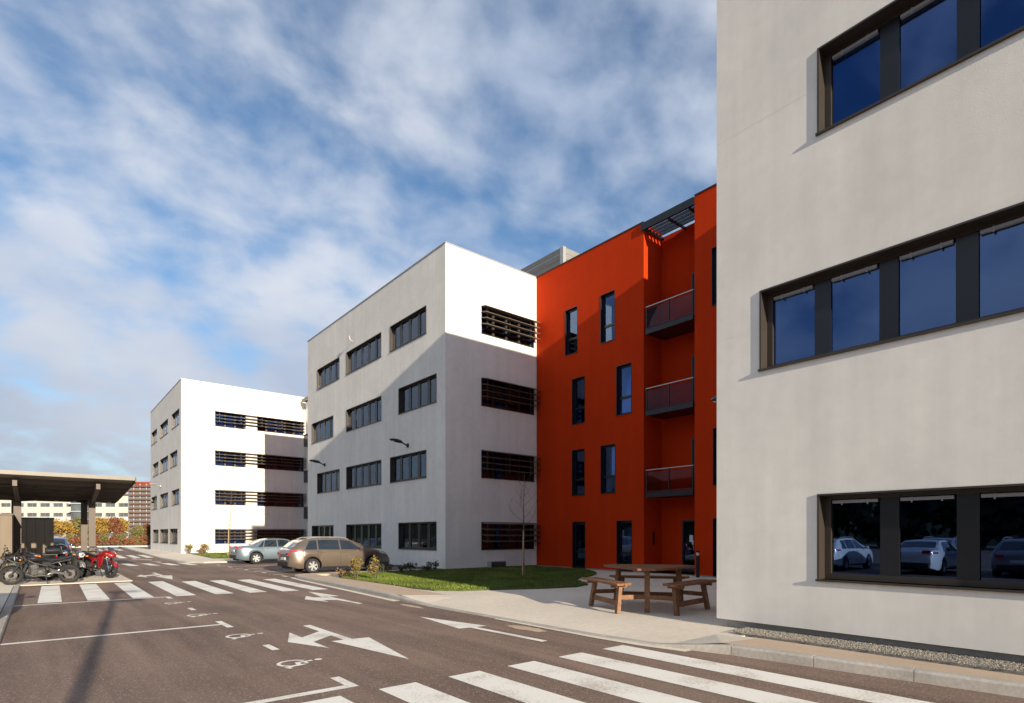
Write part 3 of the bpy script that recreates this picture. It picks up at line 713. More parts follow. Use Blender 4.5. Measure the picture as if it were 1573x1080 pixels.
    for k in (1,2,3):
        zz = FL*k; y0, y1 = A0+.03, A1-.14
        m = MB(); m.box(X0-.05,XB-.01,y0,y1,zz-.18,zz-.03)
        b_ = m.build('balcony','anthra',root,O)
        m = MB(); m.box(X0-.065,X0-.051,y0,y1,zz-.2,zz-.01); m.build('fascia','anthra',b_,O)
        for yy in (y0+.03, (y0+y1)/2, y1-.03): MB().box(X0-.045,X0-.005,yy-.02,yy+.02,zz-.029,zz+.9).build('post','anthra',b_,O)
        MB().box(X0-.05,X0-.0,y0,y1,zz+.9,zz+.935).build('handrail','coping',b_,O)
        MB().box(X0-.04,X0-.01,y0+.051,y1-.051,zz+.02,zz+.05).build('lower_rail','anthra',b_,O)
        for a, c2 in ((y0+.06,(y0+y1)/2-.03),((y0+y1)/2+.03,y1-.06)): MB().box(X0-.03,X0-.02,a,c2,zz+.07,zz+.82).build('glass_panel','tintglass',b_,O)
    # sun shade over the recessed bay
    s = MB(); s.box(X0-.06,X0+.02,A0+.01,A1+.12,14.16,14.46); sh = s.build('sun_shade','anthra',root,O)
    for i in range(5):
        xx = X0 + .16 + .22*i; q = MB(); q.cbox((xx,(A0+A1)/2,14.3),(.03,A1-A0-.02,.15),Matrix.Rotation(math.radians(20),3,'Y')); q.build('slat','anthra',sh,O)
    for yy in (A0+.25, (A0+A1)/2, A1-.12): MB().box(X0+.021,XB-.01,yy-.03,yy+.03,14.1,14.2).build('cross_beam','anthra',sh,O)
    return root
red_building()
# second red link block, seen between the middle and the far white blocks
def link_block():
    O = (19.2,38.1,0); root = empty('office_building', O, 'orange-red link building glimpsed in the gap before the farthest white block', 'building')
    MB().box(19.2,33,38.02,52.2,.05,14.4).build('wall','red',root,O)
    MB().box(19.2,33,52.2,53.48,.05,14.4).build('end_wall','white',root,O)
    for k in (1,2,3):
        b_ = MB().box(18.85,19.19,51.0,52.95,FL*k-.25,FL*k-.08).build('balcony','anthra',root,O)
        MB().box(18.85,18.88,51.0,52.95,FL*k-.079,FL*k+.85).build('railing','anthra',b_,O)
    s = MB()
    for i in range(6): s.box(18.75,19.15,51.2+.33*i,51.26+.33*i,13.9,14.1)
    s.box(18.68,18.75,51.0,53.1,13.85,14.15); s.build('sun_shade','louvre',root,O)
link_block()
# louvred plant screen on the roof
def plant_screen():
    O = (23.0,23.2,14.2); root = empty('rooftop_plant_screen', O, 'grey louvred plant screen on the roof behind the orange-red building', 'plant screen')
    f = MB()
    for x, y in ((23,23.2),(27.5,23.2),(23,28.5),(23,34)): f.box(x,x+.25,y,y+.25,14.2,18.1)
    f.build('post','alu',root,O)
    MB().box(23.3,33,23.5,34,14.2,17.6).build('plant_housing','fargrey',root,O)
    for i in range(11):
        z = 14.5 + .345*i
        q = MB(); q.cbox((23.08,28.9,z),(.03,10.8,.27),Matrix.Rotation(math.radians(-25),3,'Y')); q.build('slat','alu',root,O)
        q = MB(); q.cbox((28.1,23.28,z),(9.6,.03,.27),Matrix.Rotation(math.radians(25),3,'X')); q.build('slat','alu',root,O)
plant_screen()

# ---------------------------------------------------------------- wall lamps, vents, bollard
def wall_lamp(loc, label, rz=0, s=1.0, group='wall lamps'):
    """flat lamp head on a bent arm; local -X points away from the wall"""
    r = empty('wall_lamp', loc, label, 'lamp', group, rz)
    MB().cbox((-.03,0,0),(.06,.14,.2),None,.015).build('wall_plate','anthra',r)
    MB().tube([(-.05,0,-.02),(-.25,0,.08),(-.42,0,.12)],.035*s,8).build('arm','anthra',r,smooth=True)
    h = MB(); rings = []
    for x, w, t in ((-.30,.05,.06),(-.42,.14,.11),(-.65,.17,.12),(-.88,.13,.08),(-.98,.05,.04)):
        zc = .11 + (-.36-x)*.12
        rings.append([Vector((x, w*math.cos(a), zc + t*math.sin(a)*(1 if math.sin(a) > 0 else .45))) for a in [2*math.pi*i/10 for i in range(10)]])
    h.loft(rings); h.build('lamp_head','anthra',r,smooth=True)
    MB().box(-.9,-.55,-.1,.1,.118,.128).build('lens','lamp_clear',r)
    return r
wall_lamp((13.79,24.55,5.95), 'dark wall lamp between the first and second storeys, nearest the orange building')
wall_lamp((13.79,35.0,6.0), 'dark wall lamp at the far end of the middle white wall')
pl = wall_lamp((8.99,63.6,6.3), 'pale arm lamp on the road side of the farthest white block'); swap_mat(pl,'anthra','alu')
wall_lamp((10.5,5.34,4.15), 'dark lamp jutting out behind the corner of the nearest white block', -math.pi/2)
# small bracket high on the middle block
b = MB(); b.bar((13.79,30.9,12.66),(13.62,30.9,12.72),.035); b.bar((13.62,30.9,12.70),(13.56,30.9,12.92),.06)
tag(b.build('camera_bracket','alu'), 'small pale bracket fixed high on the middle white wall', 'bracket')
v_ = empty('vent_box', (16.55,21.1,.075), 'grey ventilation box at the foot of the shaded white wall', 'vent')
MB().box(-.45,.45,-.14,.14,0,.30).build('casing','plinth',v_)
for i in range(6): MB().box(-.42,.42,-.16,-.142,.03+.043*i,.055+.043*i).build('slat','anthra',v_)
bo = empty('bollard', (18.8,11.9,.03), 'slim dark bollard light in front of the red wall', 'bollard')
MB().lathe([(.001,0),(.065,0),(.065,.8),(.05,.805),(.05,.93),(.07,.935),(.07,.99),(.001,1.0)],(0,0,0),'Z',14).build('post','anthra',bo,smooth=True)
MB().lathe([(.045,.81),(.055,.82),(.055,.92),(.045,.925)],(0,0,0),'Z',14).build('lens','lamp_clear',bo,smooth=True)

# ---------------------------------------------------------------- picnic table with three benches
def picnic_table():
    c0 = (10.12,7.62,.03); r = empty('picnic_table', c0, 'three-sided brown wooden picnic table with three attached benches', 'table')
    def P(rad, ang, z=0): return Vector((rad*math.cos(ang), rad*math.sin(ang), z))
    BA = [math.radians(a) for a in (156, 276, 36)]
    CA = [a + math.radians(60) for a in BA]
    # top: boards clipped to a triangle with cut corners
    R = 1.08; tri = []
    for a in CA: tri += [P(R,a-.17), P(R,a+.17)]
    tri.sort(key=lambda p: math.atan2(p.y,p.x))
    ax = BA[1]; u = Vector((math.cos(ax),math.sin(ax),0)); t = Vector((-u.y,u.x,0))
    def clip(poly, lo, hi):
        for s, lim in ((1,hi),(-1,-lo)):
            out = []
            for i in range(len(poly)):
                a, b_ = poly[i], poly[(i+1)%len(poly)]; da, db = s*a.dot(u)-lim, s*b_.dot(u)-lim
                if da <= 0: out.append(a)
                if da*db < 0: out.append(a + (b_-a)*(da/(da-db)))
            poly = out
            if len(poly) < 3: return []
        return poly
    d = -1.0
    while d < 1.0:
        q = clip(tri, d+.004, d+.141)
        if len(q) >= 3: MB().prism([(p.x,p.y) for p in q], .86, .905).build('top_board','wood',r)
        d += .145
    for a in CA:
        m = MB(); m.bar(P(.74,a,.86),P(.82,a,0.0),.11,.075,up=(math.cos(a),math.sin(a),0)); m.build('leg','wood',r)
    for a in BA:
        n = P(1,a); tt = Vector((-n.y,n.x,0))
        for j, off in enumerate((-.095,.095)):
            m = MB(); hw = .80 if j == 0 else .87; cc = n*(.99+off)
            m.prism([tuple((cc-tt*hw-n*.085)[:2]),tuple((cc-tt*(hw+.05)+n*.085)[:2]),tuple((cc+tt*(hw+.05)+n*.085)[:2]),tuple((cc+tt*hw-n*.085)[:2])][::-1], .575, .62); m.build('bench_board','wood',r)
        for s in (-1,1):
            m = MB(); m.bar(n*.96+tt*s*.6+Vector((0,0,.575)), n*1.04+tt*s*.66, .11,.075,up=(n.x,n.y,0)); m.build('bench_leg','wood',r)
            MB().bar(n*.82+tt*s*.6+Vector((0,0,.545)), n*1.15+tt*s*.6+Vector((0,0,.545)),.07,.055).build('bench_bearer','wood',r)
        # rails that tie the bench to the table legs
        MB().bar(n*.99+tt*.64+Vector((0,0,.2)), n*.99-tt*.64+Vector((0,0,.2)),.05,.10).build('rail','wood',r)
    for i, a in enumerate(BA):
        n = P(1,a); tt = Vector((-n.y,n.x,0)); ca = CA[i]; cb = CA[(i+2)%3]
        MB().bar(n*1.0+tt*.62+Vector((0,0,.32)), P(.79,ca,.32),.02,.09).build('tie_beam','wood',r)
        MB().bar(n*1.0-tt*.62+Vector((0,0,.32)), P(.79,cb,.315),.02,.09).build('tie_beam','wood',r)
picnic_table()

# ---------------------------------------------------------------- cars
def make_car(name, label, loc, rz, sp, paint, group=None, rails=False):
    root = empty(name, loc, label, 'car', group, rz)
    L_, W2 = sp['L'], sp['W']/2
    tx = np.array([p[0] for p in sp['top']]); tz = np.array([p[1] for p in sp['top']])
    fine = np.linspace(0, L_, 400); fz = np.interp(fine, tx, tz); ker = np.ones(21)/21
    fz2 = np.convolve(np.pad(fz, 10, mode='edge'), ker, 'valid'); fz2[:8] = fz[:8]
    zt_ = lambda x: float(np.interp(x, fine, fz2))
    belt = lambda x: sp['belt'][0] + (sp['belt'][1]-sp['belt'][0])*x/L_
    def wid(x):
        e = min(x, L_-x); k = 1.0 if e > .7 else 1 - .22*(1-e/.7)**2.4
        return W2*k
    R = sp['wr']; AR = R + .055
    def zb_(x):
        z = .21 + .10*max(0, 1-min(x, L_-x)/.35)
        for xw in sp['wheels']:
            dx = x-xw
            if abs(dx) < AR: z = max(z, R + math.sqrt(AR*AR-dx*dx))
        return z
    def sect(x):
        zb, zt, w = zb_(x), zt_(x), wid(x); zbe = min(belt(x), zt-.03)
        zb = min(zb, zbe-.1)
        g_ = max(0, min(1, (zt-zbe)/.45)); yr = w*(.93-.215*g_); h = zbe-zb
        return [(.945*w,zb),(.985*w,zb+.12*h),(w,zb+.35*h),(w*.995,zb+.62*h),(w*.975,zb+.86*h),(.95*w,zbe),
                ((.95*w+yr)/2+.012*g_,(zbe+zt-.07*g_)/2),(yr,zt-.07*g_-.004),(yr*.93,zt-.022*g_),(yr*.55,zt-.004),(0,zt+.008)]
    def S(x, t):
        s = sect(x); i = min(int(t), len(s)-2); f_ = t-i
        return Vector((x, s[i][0]+(s[i+1][0]-s[i][0])*f_, s[i][1]+(s[i+1][1]-s[i][1])*f_))
    xs = sorted(set(np.linspace(0, L_, 76).tolist() + [.03,.06,L_-.03,L_-.06] + [xw+s*AR*q for xw in sp['wheels'] for s in (-1,1) for q in (1.0,.995,.96,.9)]))
    rings = []
    for x in xs:
        s = sect(x); half = [Vector((x, y, z)) for y, z in s]
        rings.append([Vector((p.x,-p.y,p.z)) for p in half] + half[-2::-1])
    m = MB(); m.loft(rings, True, False); m.build('body', paint, root, smooth=True, angle=32)
    MB().box(.15, L_-.15, -(W2-.25), W2-.25, .19, .62).build('underbody','trim',root)
    def patch(nm, mt, x0, x1, t0, t1, side, nx=10, ny=5, off=.006, parent=None, skew=(0,0)):
        q = MB(); g_ = []
        for i in range(nx+1):
            row = []
            for j in range(ny+1):
                t = t0+(t1-t0)*j/ny; f_ = j/ny
                x = (x0+skew[0]*f_) + ((x1+skew[1]*f_)-(x0+skew[0]*f_))*i/nx
                p = S(x, t); du = S(x+.01, t)-S(x-.01, t); dv = S(x, min(t+.05,9.99))-S(x, max(t-.05,0)); n = dv.cross(du)
                n = n.normalized() if n.length > 1e-9 else Vector((0,1,0))
                if n.y < 0 and t < 7: n = -n
                if n.z < 0 and t >= 7: n = -n
                p = p + n*off; row.append(Vector((p.x, p.y*side, p.z)))
            g_.append(row)
        vs = [p for r_ in g_ for p in r_]; k = ny+1
        q.add(vs, [((i*k+j),(i*k+k+j),(i*k+k+j+1),(i*k+j+1)) for i in range(nx) for j in range(ny)])
        return q.build(nm, mt, parent or root, smooth=True)
    for sd in (-1, 1):
        for x0, x1, k0, k1 in sp['side']: patch('side_window','carglass',x0,x1,5.12,6.93,sd,12,4,skew=(k0,k1))
        patch('tail_light','lamp_red',.02,sp['tail'],4.35,5.0,sd,8,4,off=.008)
        patch('headlight','lamp_clear',L_-.62,L_-.08,4.1,4.9,sd,8,3,off=.008)
        for xs_ in sp['seams']: patch('door_seam','trim',xs_,xs_+.012,1.2,5.0,sd,1,8,off=.003)
        for xs_ in sp['handles']:
            p = S(xs_, 4.2); MB().cbox((p.x, sd*(p.y+.012), p.z),(.17,.03,.03),None,.008).build('door_handle',paint,root)
        patch('sill_trim','trim',sp['wheels'][0]+AR+.03,sp['wheels'][1]-AR-.03,.05,.75,sd,8,2,off=.006)
        p = S(sp['mirror'], 5.1); m = MB(); m.ell((p.x, sd*(p.y+.12), p.z+.06),.07,.11,.075); m.build('mirror',paint,root,smooth=True)
        if rails:
            pts = [S(x, 8.0)+Vector((0,0,.055)) for x in np.linspace(.75,2.6,9)]; pts[0].z -= .05; pts[-1].z -= .05
            MB().tube([(p.x,p.y*sd,p.z) for p in pts],.017,6).build('roof_rail','alu',root,smooth=True)
    for nm, (x0, x1) in (('rear_window',sp['rearg']),('windscreen',sp['front'])):
        a = patch(nm,'carglass',x0,x1,8.3,9.99,1,10,6); patch(nm,'carglass',x0,x1,8.3,9.99,-1,10,6)
    # rear and front ends
    zr = zt_(0)
    MB().cbox((-.01,0,.40),(.06,W2*1.45,.2),None,.02).build('rear_bumper','trim',root)
    MB().cbox((-.012,0,sp['plate']),(.02,.52,.115)).build('number_plate','plate',root)
    MB().cbox((L_+.0,0,.42),(.05,W2*1.3,.2),None,.02).build('grille','trim',root)
    MB().cbox((L_+.02,0,.45),(.015,.5,.11)).build('number_plate','plate',root)
    for sd in (-1,1):
        MB().cbox((.0,sd*W2*.62,sp['plate']+.2),(.05,W2*.3,.12),None,.015).build('tail_light','lamp_red',root)
        for xw in sp['wheels']:
            y0 = sd*(W2-.11)
            w = MB(); w.lathe([(R*.64,-.10),(R*.9,-.105),(R*.985,-.085),(R,-.04),(R,.04),(R*.985,.085),(R*.9,.105),(R*.64,.10)],(xw,y0,R),'Y',28)
            wo = w.build('wheel','tyre',root,smooth=True,angle=50)
            rm = MB(); rm.lathe([(.001,.055*sd),(R*.16,.06*sd),(R*.2,.05*sd)],(xw,y0,R),'Y',20); rm.lathe([(R*.56,.03*sd),(R*.60,.085*sd),(R*.655,.095*sd),(R*.66,-.09*sd)],(xw,y0,R),'Y',28)
            for i in range(sp.get('spokes',6)):
                a = 2*math.pi*i/sp.get('spokes',6)+.3; d = Vector((math.cos(a),0,math.sin(a))); c_ = Vector((xw,y0+sd*.055,R))
                rm.bar(c_+d*R*.12, c_+d*R*.6, .075, .03, up=(0,1,0))
            rm.build('rim','rim',wo,smooth=True,angle=30)
            MB().lathe([(.001,.0),(R*.6,.0)],(xw,y0,R),'Y',20).build('brake_disc','trim',wo)
    return root
WAGON = dict(L=4.55, W=1.82, wr=.315, wheels=(.93,3.63), belt=(.98,.93), top=[(0,.80),(.05,.98),(.12,1.04),(.55,1.40),(.75,1.45),(1.5,1.49),(2.3,1.475),(2.75,1.40),(3.52,1.02),(3.8,.96),(4.3,.84),(4.48,.70),(4.55,.52)],
    side=[(.62,1.12,.22,.02),(1.19,2.1,.02,0),(2.17,3.25,0,-.62)], tail=.42, seams=(1.15,2.13,3.15), handles=(1.35,2.32), mirror=3.05, rearg=(.14,.52), front=(2.82,3.48), plate=.62, spokes=6)
SEDAN = dict(L=4.70, W=1.83, wr=.32, wheels=(.98,3.79), belt=(.93,.90), top=[(0,.80),(.04,.96),(.10,1.0),(.5,1.03),(.78,1.06),(1.45,1.37),(1.7,1.41),(2.2,1.43),(2.75,1.39),(3.55,1.0),(3.85,.94),(4.4,.82),(4.62,.68),(4.70,.5)],
    side=[(1.05,1.32,.33,.12),(1.38,2.1,.12,0),(2.17,3.3,0,-.6)], tail=.36, seams=(1.42,2.13,3.2), handles=(1.55,2.35), mirror=3.1, rearg=(.85,1.38), front=(2.85,3.5), plate=.74, spokes=6)
wagon = make_car('station_wagon', 'champagne estate car with silver roof rails parked beside the lawn', (7.88,24.55,0), 0, WAGON, 'p_wagon', rails=True)
sedan = make_car('sedan_car', 'silver-blue saloon car parked beyond the estate car', (8.30,34.3,0), 0, SEDAN, 'p_sedan')
blue = copy_tree(wagon); blue.name = 'parked_car'; blue.location = (1.6,38.2,0); blue.rotation_euler = (0,0,math.radians(90)); blue['label'] = 'blue car behind the motorcycles, seen under the canopy'; swap_mat(blue,'p_wagon','p_blue')
blue.rotation_euler = (0,0,math.radians(90)); blue.location = (.55,40.5,0)
# cars beyond the far hedge
for i, (x, y, src, old, new, lb) in enumerate([(2.4,108,sedan,'p_sedan','p_white','white car behind the far autumn hedge, nearer the tower'),(-2.2,110,wagon,'p_wagon','p_white','white car behind the far hedge, half hidden by a canopy post'),(-6.5,109,sedan,'p_sedan','p_grey','grey car behind the far hedge, left of the canopy post')]):
    c_ = copy_tree(src); c_.location = (x,y,0); c_.rotation_euler = (0,0,math.radians(10+170*(i%2))); c_['label'] = lb; c_['group'] = 'cars beyond the far hedge'; swap_mat(c_,old,new)
# car park across the road, seen mirrored in the ground-floor glass
lot = [(-1.62,12.0,90,wagon,'p_wagon','p_grey','grey car parked beside the left kerb, casting a shadow on it'),
       (-8.2,7.4,180,sedan,'p_sedan','p_white','white saloon mirrored at the left of the near ground-floor window'),
       (-8.4,11.0,180,wagon,'p_wagon','p_white','white car mirrored in the second ground-floor pane'),
       (-13.5,13.6,0,sedan,'p_sedan','p_blue','dark blue car mirrored behind the white cars'),
       (-9.0,4.2,180,wagon,'p_wagon','p_grey','grey car mirrored in the third ground-floor pane'),
       (-9.1,1.2,180,sedan,'p_sedan','p_sedan','silver car mirrored near the photo right edge'),
       (-18,8.2,0,wagon,'p_wagon','p_grey','grey car in the second mirrored row')]
for x, y, rz, src, old, new, lb in lot:
    c_ = copy_tree(src); c_.location = (x,y,0.056 if x > -3 else 0); c_.rotation_euler = (0,0,math.radians(rz)); c_['label'] = lb; c_['group'] = 'cars in the opposite car park'
    if old != new: swap_mat(c_,old,new)

# ---------------------------------------------------------------- motorcycles
def make_bike(name, label, loc, rz, kind, body='p_black', accent=None, lean=7, case=False, screen=False):
    root = empty(name, loc, label, 'motorcycle', 'parked motorcycles', 0)
    root.rotation_euler = (Matrix.Rotation(rz,4,'Z') @ Matrix.Rotation(math.radians(-lean),4,'X')).to_euler()
    R = .305; xr, xf = -.72, .74
    def ring(x, zc, ry, rz_, n=10, flat=1.0): return [Vector((x, ry*math.cos(2*math.pi*k/n), zc+rz_*math.sin(2*math.pi*k/n))) for k in range(n)]
    for xw, tw in ((xr,.085),(xf,.062)):
        w = MB(); prof = [(R-.085,-tw*.8),(R-.05,-tw),(R-.015,-tw*.8),(R,-tw*.35),(R,tw*.35),(R-.015,tw*.8),(R-.05,tw),(R-.085,tw*.8)]
        w.lathe(prof,(xw,0,R),'Y',26); wo = w.build('wheel','tyre',root,smooth=True,angle=60)
        rm = MB(); rm.lathe([(R-.1,-tw*.7),(R-.082,-tw*.75),(R-.082,tw*.75),(R-.1,tw*.7),(R-.1,-tw*.7)],(xw,0,R),'Y',26); rm.lathe([(.001,-.05),(.045,-.05),(.045,.05),(.001,.05)],(xw,0,R),'Y',12)
        for i in range(5):
            a = 2*math.pi*i/5; d = Vector((math.cos(a),0,math.sin(a))); c_ = Vector((xw,0,R)); rm.bar(c_+d*.035,c_+d*(R-.09),.035,.022,up=(0,1,0))
        rm.build('rim','trim',wo,smooth=True,angle=40)
        dk = MB()
        for s in ((-1,1) if xw > 0 else (1,)): dk.lathe([(.07,s*.07),(.15,s*.07),(.15,s*.075),(.07,s*.075)],(xw,0,R),'Y',20)
        dk.build('brake_disc','chrome',wo)
    # fork, yokes, bars
    top = Vector((.42,0,.93)); ax = Vector((xf,0,R))
    for s in (-1,1):
        f = MB(); o = Vector((0,s*.1,0)); f.tube([ax+o, ax+o+(top-ax)*.55],.028,8); f.tube([ax+o+(top-ax)*.5, top+o],.022,8); f.build('fork_leg','chrome' if kind == 'sport' else 'trim',root,smooth=True)
    h = MB(); h.tube([(.44,-.13,.93),(.40,-.2,1.0),(.33,-.38,1.03)] if kind != 'sport' else [(.42,-.1,.92),(.38,-.22,.94),(.3,-.36,.92)],.014,6)
    h.tube([(.44,.13,.93),(.40,.2,1.0),(.33,.38,1.03)] if kind != 'sport' else [(.42,.1,.92),(.38,.22,.94),(.3,.36,.92)],.014,6); h.bar((.43,-.15,.93),(.43,.15,.93),.05,.035); h.build('handlebar','trim',root,smooth=True)
    for s in (-1,1):
        MB().tube([(.36,s*.29,1.0),(.30,s*.40,1.01)],.02,8).build('grip','seat',root,smooth=True)
        q = MB(); bx = .36 if kind != 'sport' else .52
        q.tube([(bx,s*.24,1.0),(bx+.03,s*.3,1.17)],.007,5); q.ell((bx+.03,s*.34,1.19),.02,.075,.02); q.build('mirror','trim',root,smooth=True)
    # front mudguard
    mg = MB(); rings = []
    for a in [math.radians(t) for t in range(20,141,15)]:
        c_ = Vector((xf+(R+.03)*math.cos(a),0,R+(R+.03)*math.sin(a))); n = Vector((math.cos(a),0,math.sin(a)))
        rings.append([c_+Vector((0,y,0))-n*abs(y)*.35 for y in (-.085,-.05,0,.05,.085)] + [c_+Vector((0,y,0))-n*(abs(y)*.35+.012) for y in (.085,.05,0,-.05,-.085)])
    mg.loft(rings); mg.build('front_mudguard',body,root,smooth=True)
    # tank, seat, tail
    t = MB(); t.loft([ring(*a) for a in ((-.12,.78,.06,.05),(-.05,.80,.12,.10),(.1,.84,.165,.13),(.25,.86,.17,.135),(.36,.85,.13,.11),(.42,.83,.05,.05))]); t.build('fuel_tank',body,root,smooth=True)
    if accent: t = MB(); t.loft([ring(*a) for a in ((.02,.885,.10,.05),(.12,.915,.13,.055),(.24,.925,.12,.052),(.30,.92,.06,.03))]); t.build('tank_stripe',accent,root,smooth=True)
    s_ = MB(); s_.loft([ring(*a) for a in ((-.10,.80,.08,.04),(-.22,.785,.13,.055),(-.42,.80,.14,.06),(-.55,.84,.13,.06),(-.78,.885,.10,.05),(-.86,.90,.05,.025))]); s_.build('seat','seat',root,smooth=True)
    tl = MB(); tl.loft([ring(*a) for a in ((-.3,.70,.10,.05),(-.55,.76,.12,.06),(-.8,.83,.10,.05),(-.97,.87,.05,.03))]); tl.build('tail',body,root,smooth=True)
    MB().cbox((-.97,0,.85),(.05,.14,.06),None,.012).build('tail_light','lamp_red',root)
    MB().bar((-.9,0,.8),(-1.08,0,.55),.1,.015).build('plate_holder','trim',root)
    MB().bar((-1.05,0,.63),(-1.10,0,.52),.2,.008).build('number_plate','plate',root)
    # engine, frame, swing arm, exhaust
    e = MB(); e.cbox((.08,0,.42),(.42,.30,.24),None,.04); e.cbox((.18,0,.58),(.22,.26,.2),Matrix.Rotation(math.radians(20),3,'Y'),.03)
    for i in range(5): e.cbox((.19,0,.52+.035*i),(.26,.29,.012),Matrix.Rotation(math.radians(20),3,'Y'))
    e.build('engine','steel' if kind != 'sport' else 'trim',root)
    for s in (-1,1):
        MB().lathe([(.001,s*.19),(.085,s*.185),(.1,s*.16),(.1,s*.13)],(.02,0,.40),'Y',16).build('engine_cover','steel',root,smooth=True)
        f = MB(); f.tube([(.42,s*.06,.85),(.2,s*.15,.72),(-.12,s*.15,.62),(-.22,s*.13,.42)],.026,6); f.tube([(-.12,s*.12,.64),(-.75,s*.09,.80)],.016,6); f.build('frame','trim' if kind == 'naked' else body,root,smooth=True)
        MB().bar((-.22,s*.12,.42),(xr,s*.12,R),.035,.075).build('swing_arm','steel',root)
        MB().cbox((-.25,s*.22,.33),(.1,.09,.025),None,.006).build('footrest','trim',root)
        p_ = MB(); p_.loft([[Vector((x, s*y, z)) for x, z, y in q] for q in ([(-.28,.62,.13),(-.05,.60,.15),(.0,.74,.14),(-.25,.76,.12)],[(-.26,.63,.16),(-.06,.62,.17),(-.02,.72,.16),(-.24,.74,.15)])]); p_.build('side_panel',body,root)
    x_ = MB(); x_.tube([(.3,-.08,.5),(.38,-.1,.32),(.2,-.12,.24),(-.15,-.15,.25)],.024,8); x_.tube([(-.15,-.16,.26),(-.3,-.18,.33),(-.4,-.19,.38)],[.03,.05,.06],10); x_.tube([(-.4,-.19,.38),(-.85,-.21,.50)],[.062,.058],12); x_.build('exhaust','chrome',root,smooth=True)
    MB().tube([(-.1,.14,.3),(-.16,.30,.02)],.014,6).build('kick_stand','trim',root,smooth=True)
    MB().tube([(-.55,.2,.6),(-.72,.21,.32)],[.03,.02],6).build('shock_absorber','trim',root,smooth=True)
    # headlight or fairing
    if kind == 'sport':
        f = MB(); f.loft([ring(*a,12) for a in ((.34,.86,.21,.12),(.48,.88,.23,.15),(.62,.87,.20,.14),(.74,.83,.12,.09),(.80,.80,.04,.03))]); fo = f.build('fairing',body,root,smooth=True)
        f = MB(); f.loft([[Vector((x,y,z)) for x,y,z in ((.66,-.1,.95),(.62,0,.99),(.66,.1,.95))],[Vector((x,y,z)) for x,y,z in ((.48,-.12,1.12),(.44,0,1.16),(.48,.12,1.12))]],False,False); f.build('windscreen','carglass',fo)
        for s in (-1,1):
            l = MB(); l.ell((.70,s*.085,.845),.05,.06,.02); l.build('headlight','lamp_clear',root,smooth=True)
            MB().cbox((.68,s*.2,.87),(.06,.06,.03),None,.01).build('indicator','p_orange',root)
            sp = MB(); sp.loft([[Vector((x, s*y, z)) for x, z, y in ((.5,.80,.18),(.3,.78,.2),(.2,.5,.19),(.3,.34,.16),(.46,.5,.17))],[Vector((x, s*y, z)) for x, z, y in ((.48,.78,.2),(.32,.76,.22),(.23,.5,.205),(.3,.37,.175),(.43,.5,.19))]]); sp.build('side_fairing',body,root)
    else:
        l = MB(); l.ell((.60,0,.86),.09,.10,.10); l.build('headlight_shell',body,root,smooth=True)
        l = MB(); l.ell((.655,0,.855),.02,.085,.085); l.build('headlight','lamp_clear',root,smooth=True)
        for s in (-1,1): MB().cbox((.52,s*.2,.84),(.05,.08,.04),None,.01).build('indicator','p_orange',root)
        if screen:
            f = MB(); f.loft([[Vector(p) for p in ((.66,-.13,.93),(.67,0,.94),(.66,.13,.93))],[Vector(p) for p in ((.50,-.13,1.2),(.49,0,1.24),(.50,.13,1.2))]],False,False); f.build('windscreen','tintglass',root,smooth=True)
        rd = MB(); rd.cbox((.40,0,.55),(.06,.24,.26),Matrix.Rotation(math.radians(-20),3,'Y'),.01); rd.build('radiator','trim',root)
    if case:
        m = MB(); m.loft([ring(*a,12) for a in ((-1.12,1.06,.10,.08),(-1.08,1.07,.20,.14),(-.9,1.08,.23,.16),(-.72,1.07,.21,.14),(-.66,1.06,.12,.09))]); m.build('top_case','p_black',root,smooth=True)
        MB().box(-1.0,-.6,-.15,.15,.92,.945).build('luggage_rack','steel',root)
    return root
make_bike('motorcycle', 'black motorcycle with orange tank mark and clear screen, nearest the crossing', (.06,24.1,.02), math.pi, 'naked', 'p_black', 'p_orange', 9, screen=True)
make_bike('motorcycle', 'red sports motorcycle with twin headlamps facing the camera', (1.66,26.25,.02), math.radians(-62), 'sport', 'p_red', None, 8)
make_bike('motorcycle', 'dark motorcycle with a black top case behind the orange-marked one', (-.5,25.75,.02), math.radians(180), 'naked', 'p_black', None, 8, case=True)
make_bike('motorcycle', 'grey motorcycle between the top-case one and the red one', (.95,26.8,.02), math.radians(-78), 'naked', 'p_grey', None, 8)
make_bike('motorcycle', 'black motorcycle just behind the red sports one, beside the canopy post', (1.25,27.6,.02), math.radians(-100), 'naked', 'p_black', None, 8)
make_bike('motorcycle', 'dark motorcycle with top case between the sheds', (.6,28.6,.02), math.radians(-85), 'naked', 'p_black', None, 8, case=True)
make_bike('motorcycle', 'black motorcycle parked at the back, left of the canopy post', (-.15,27.3,.02), math.radians(172), 'naked', 'p_black', None, 8, screen=True)

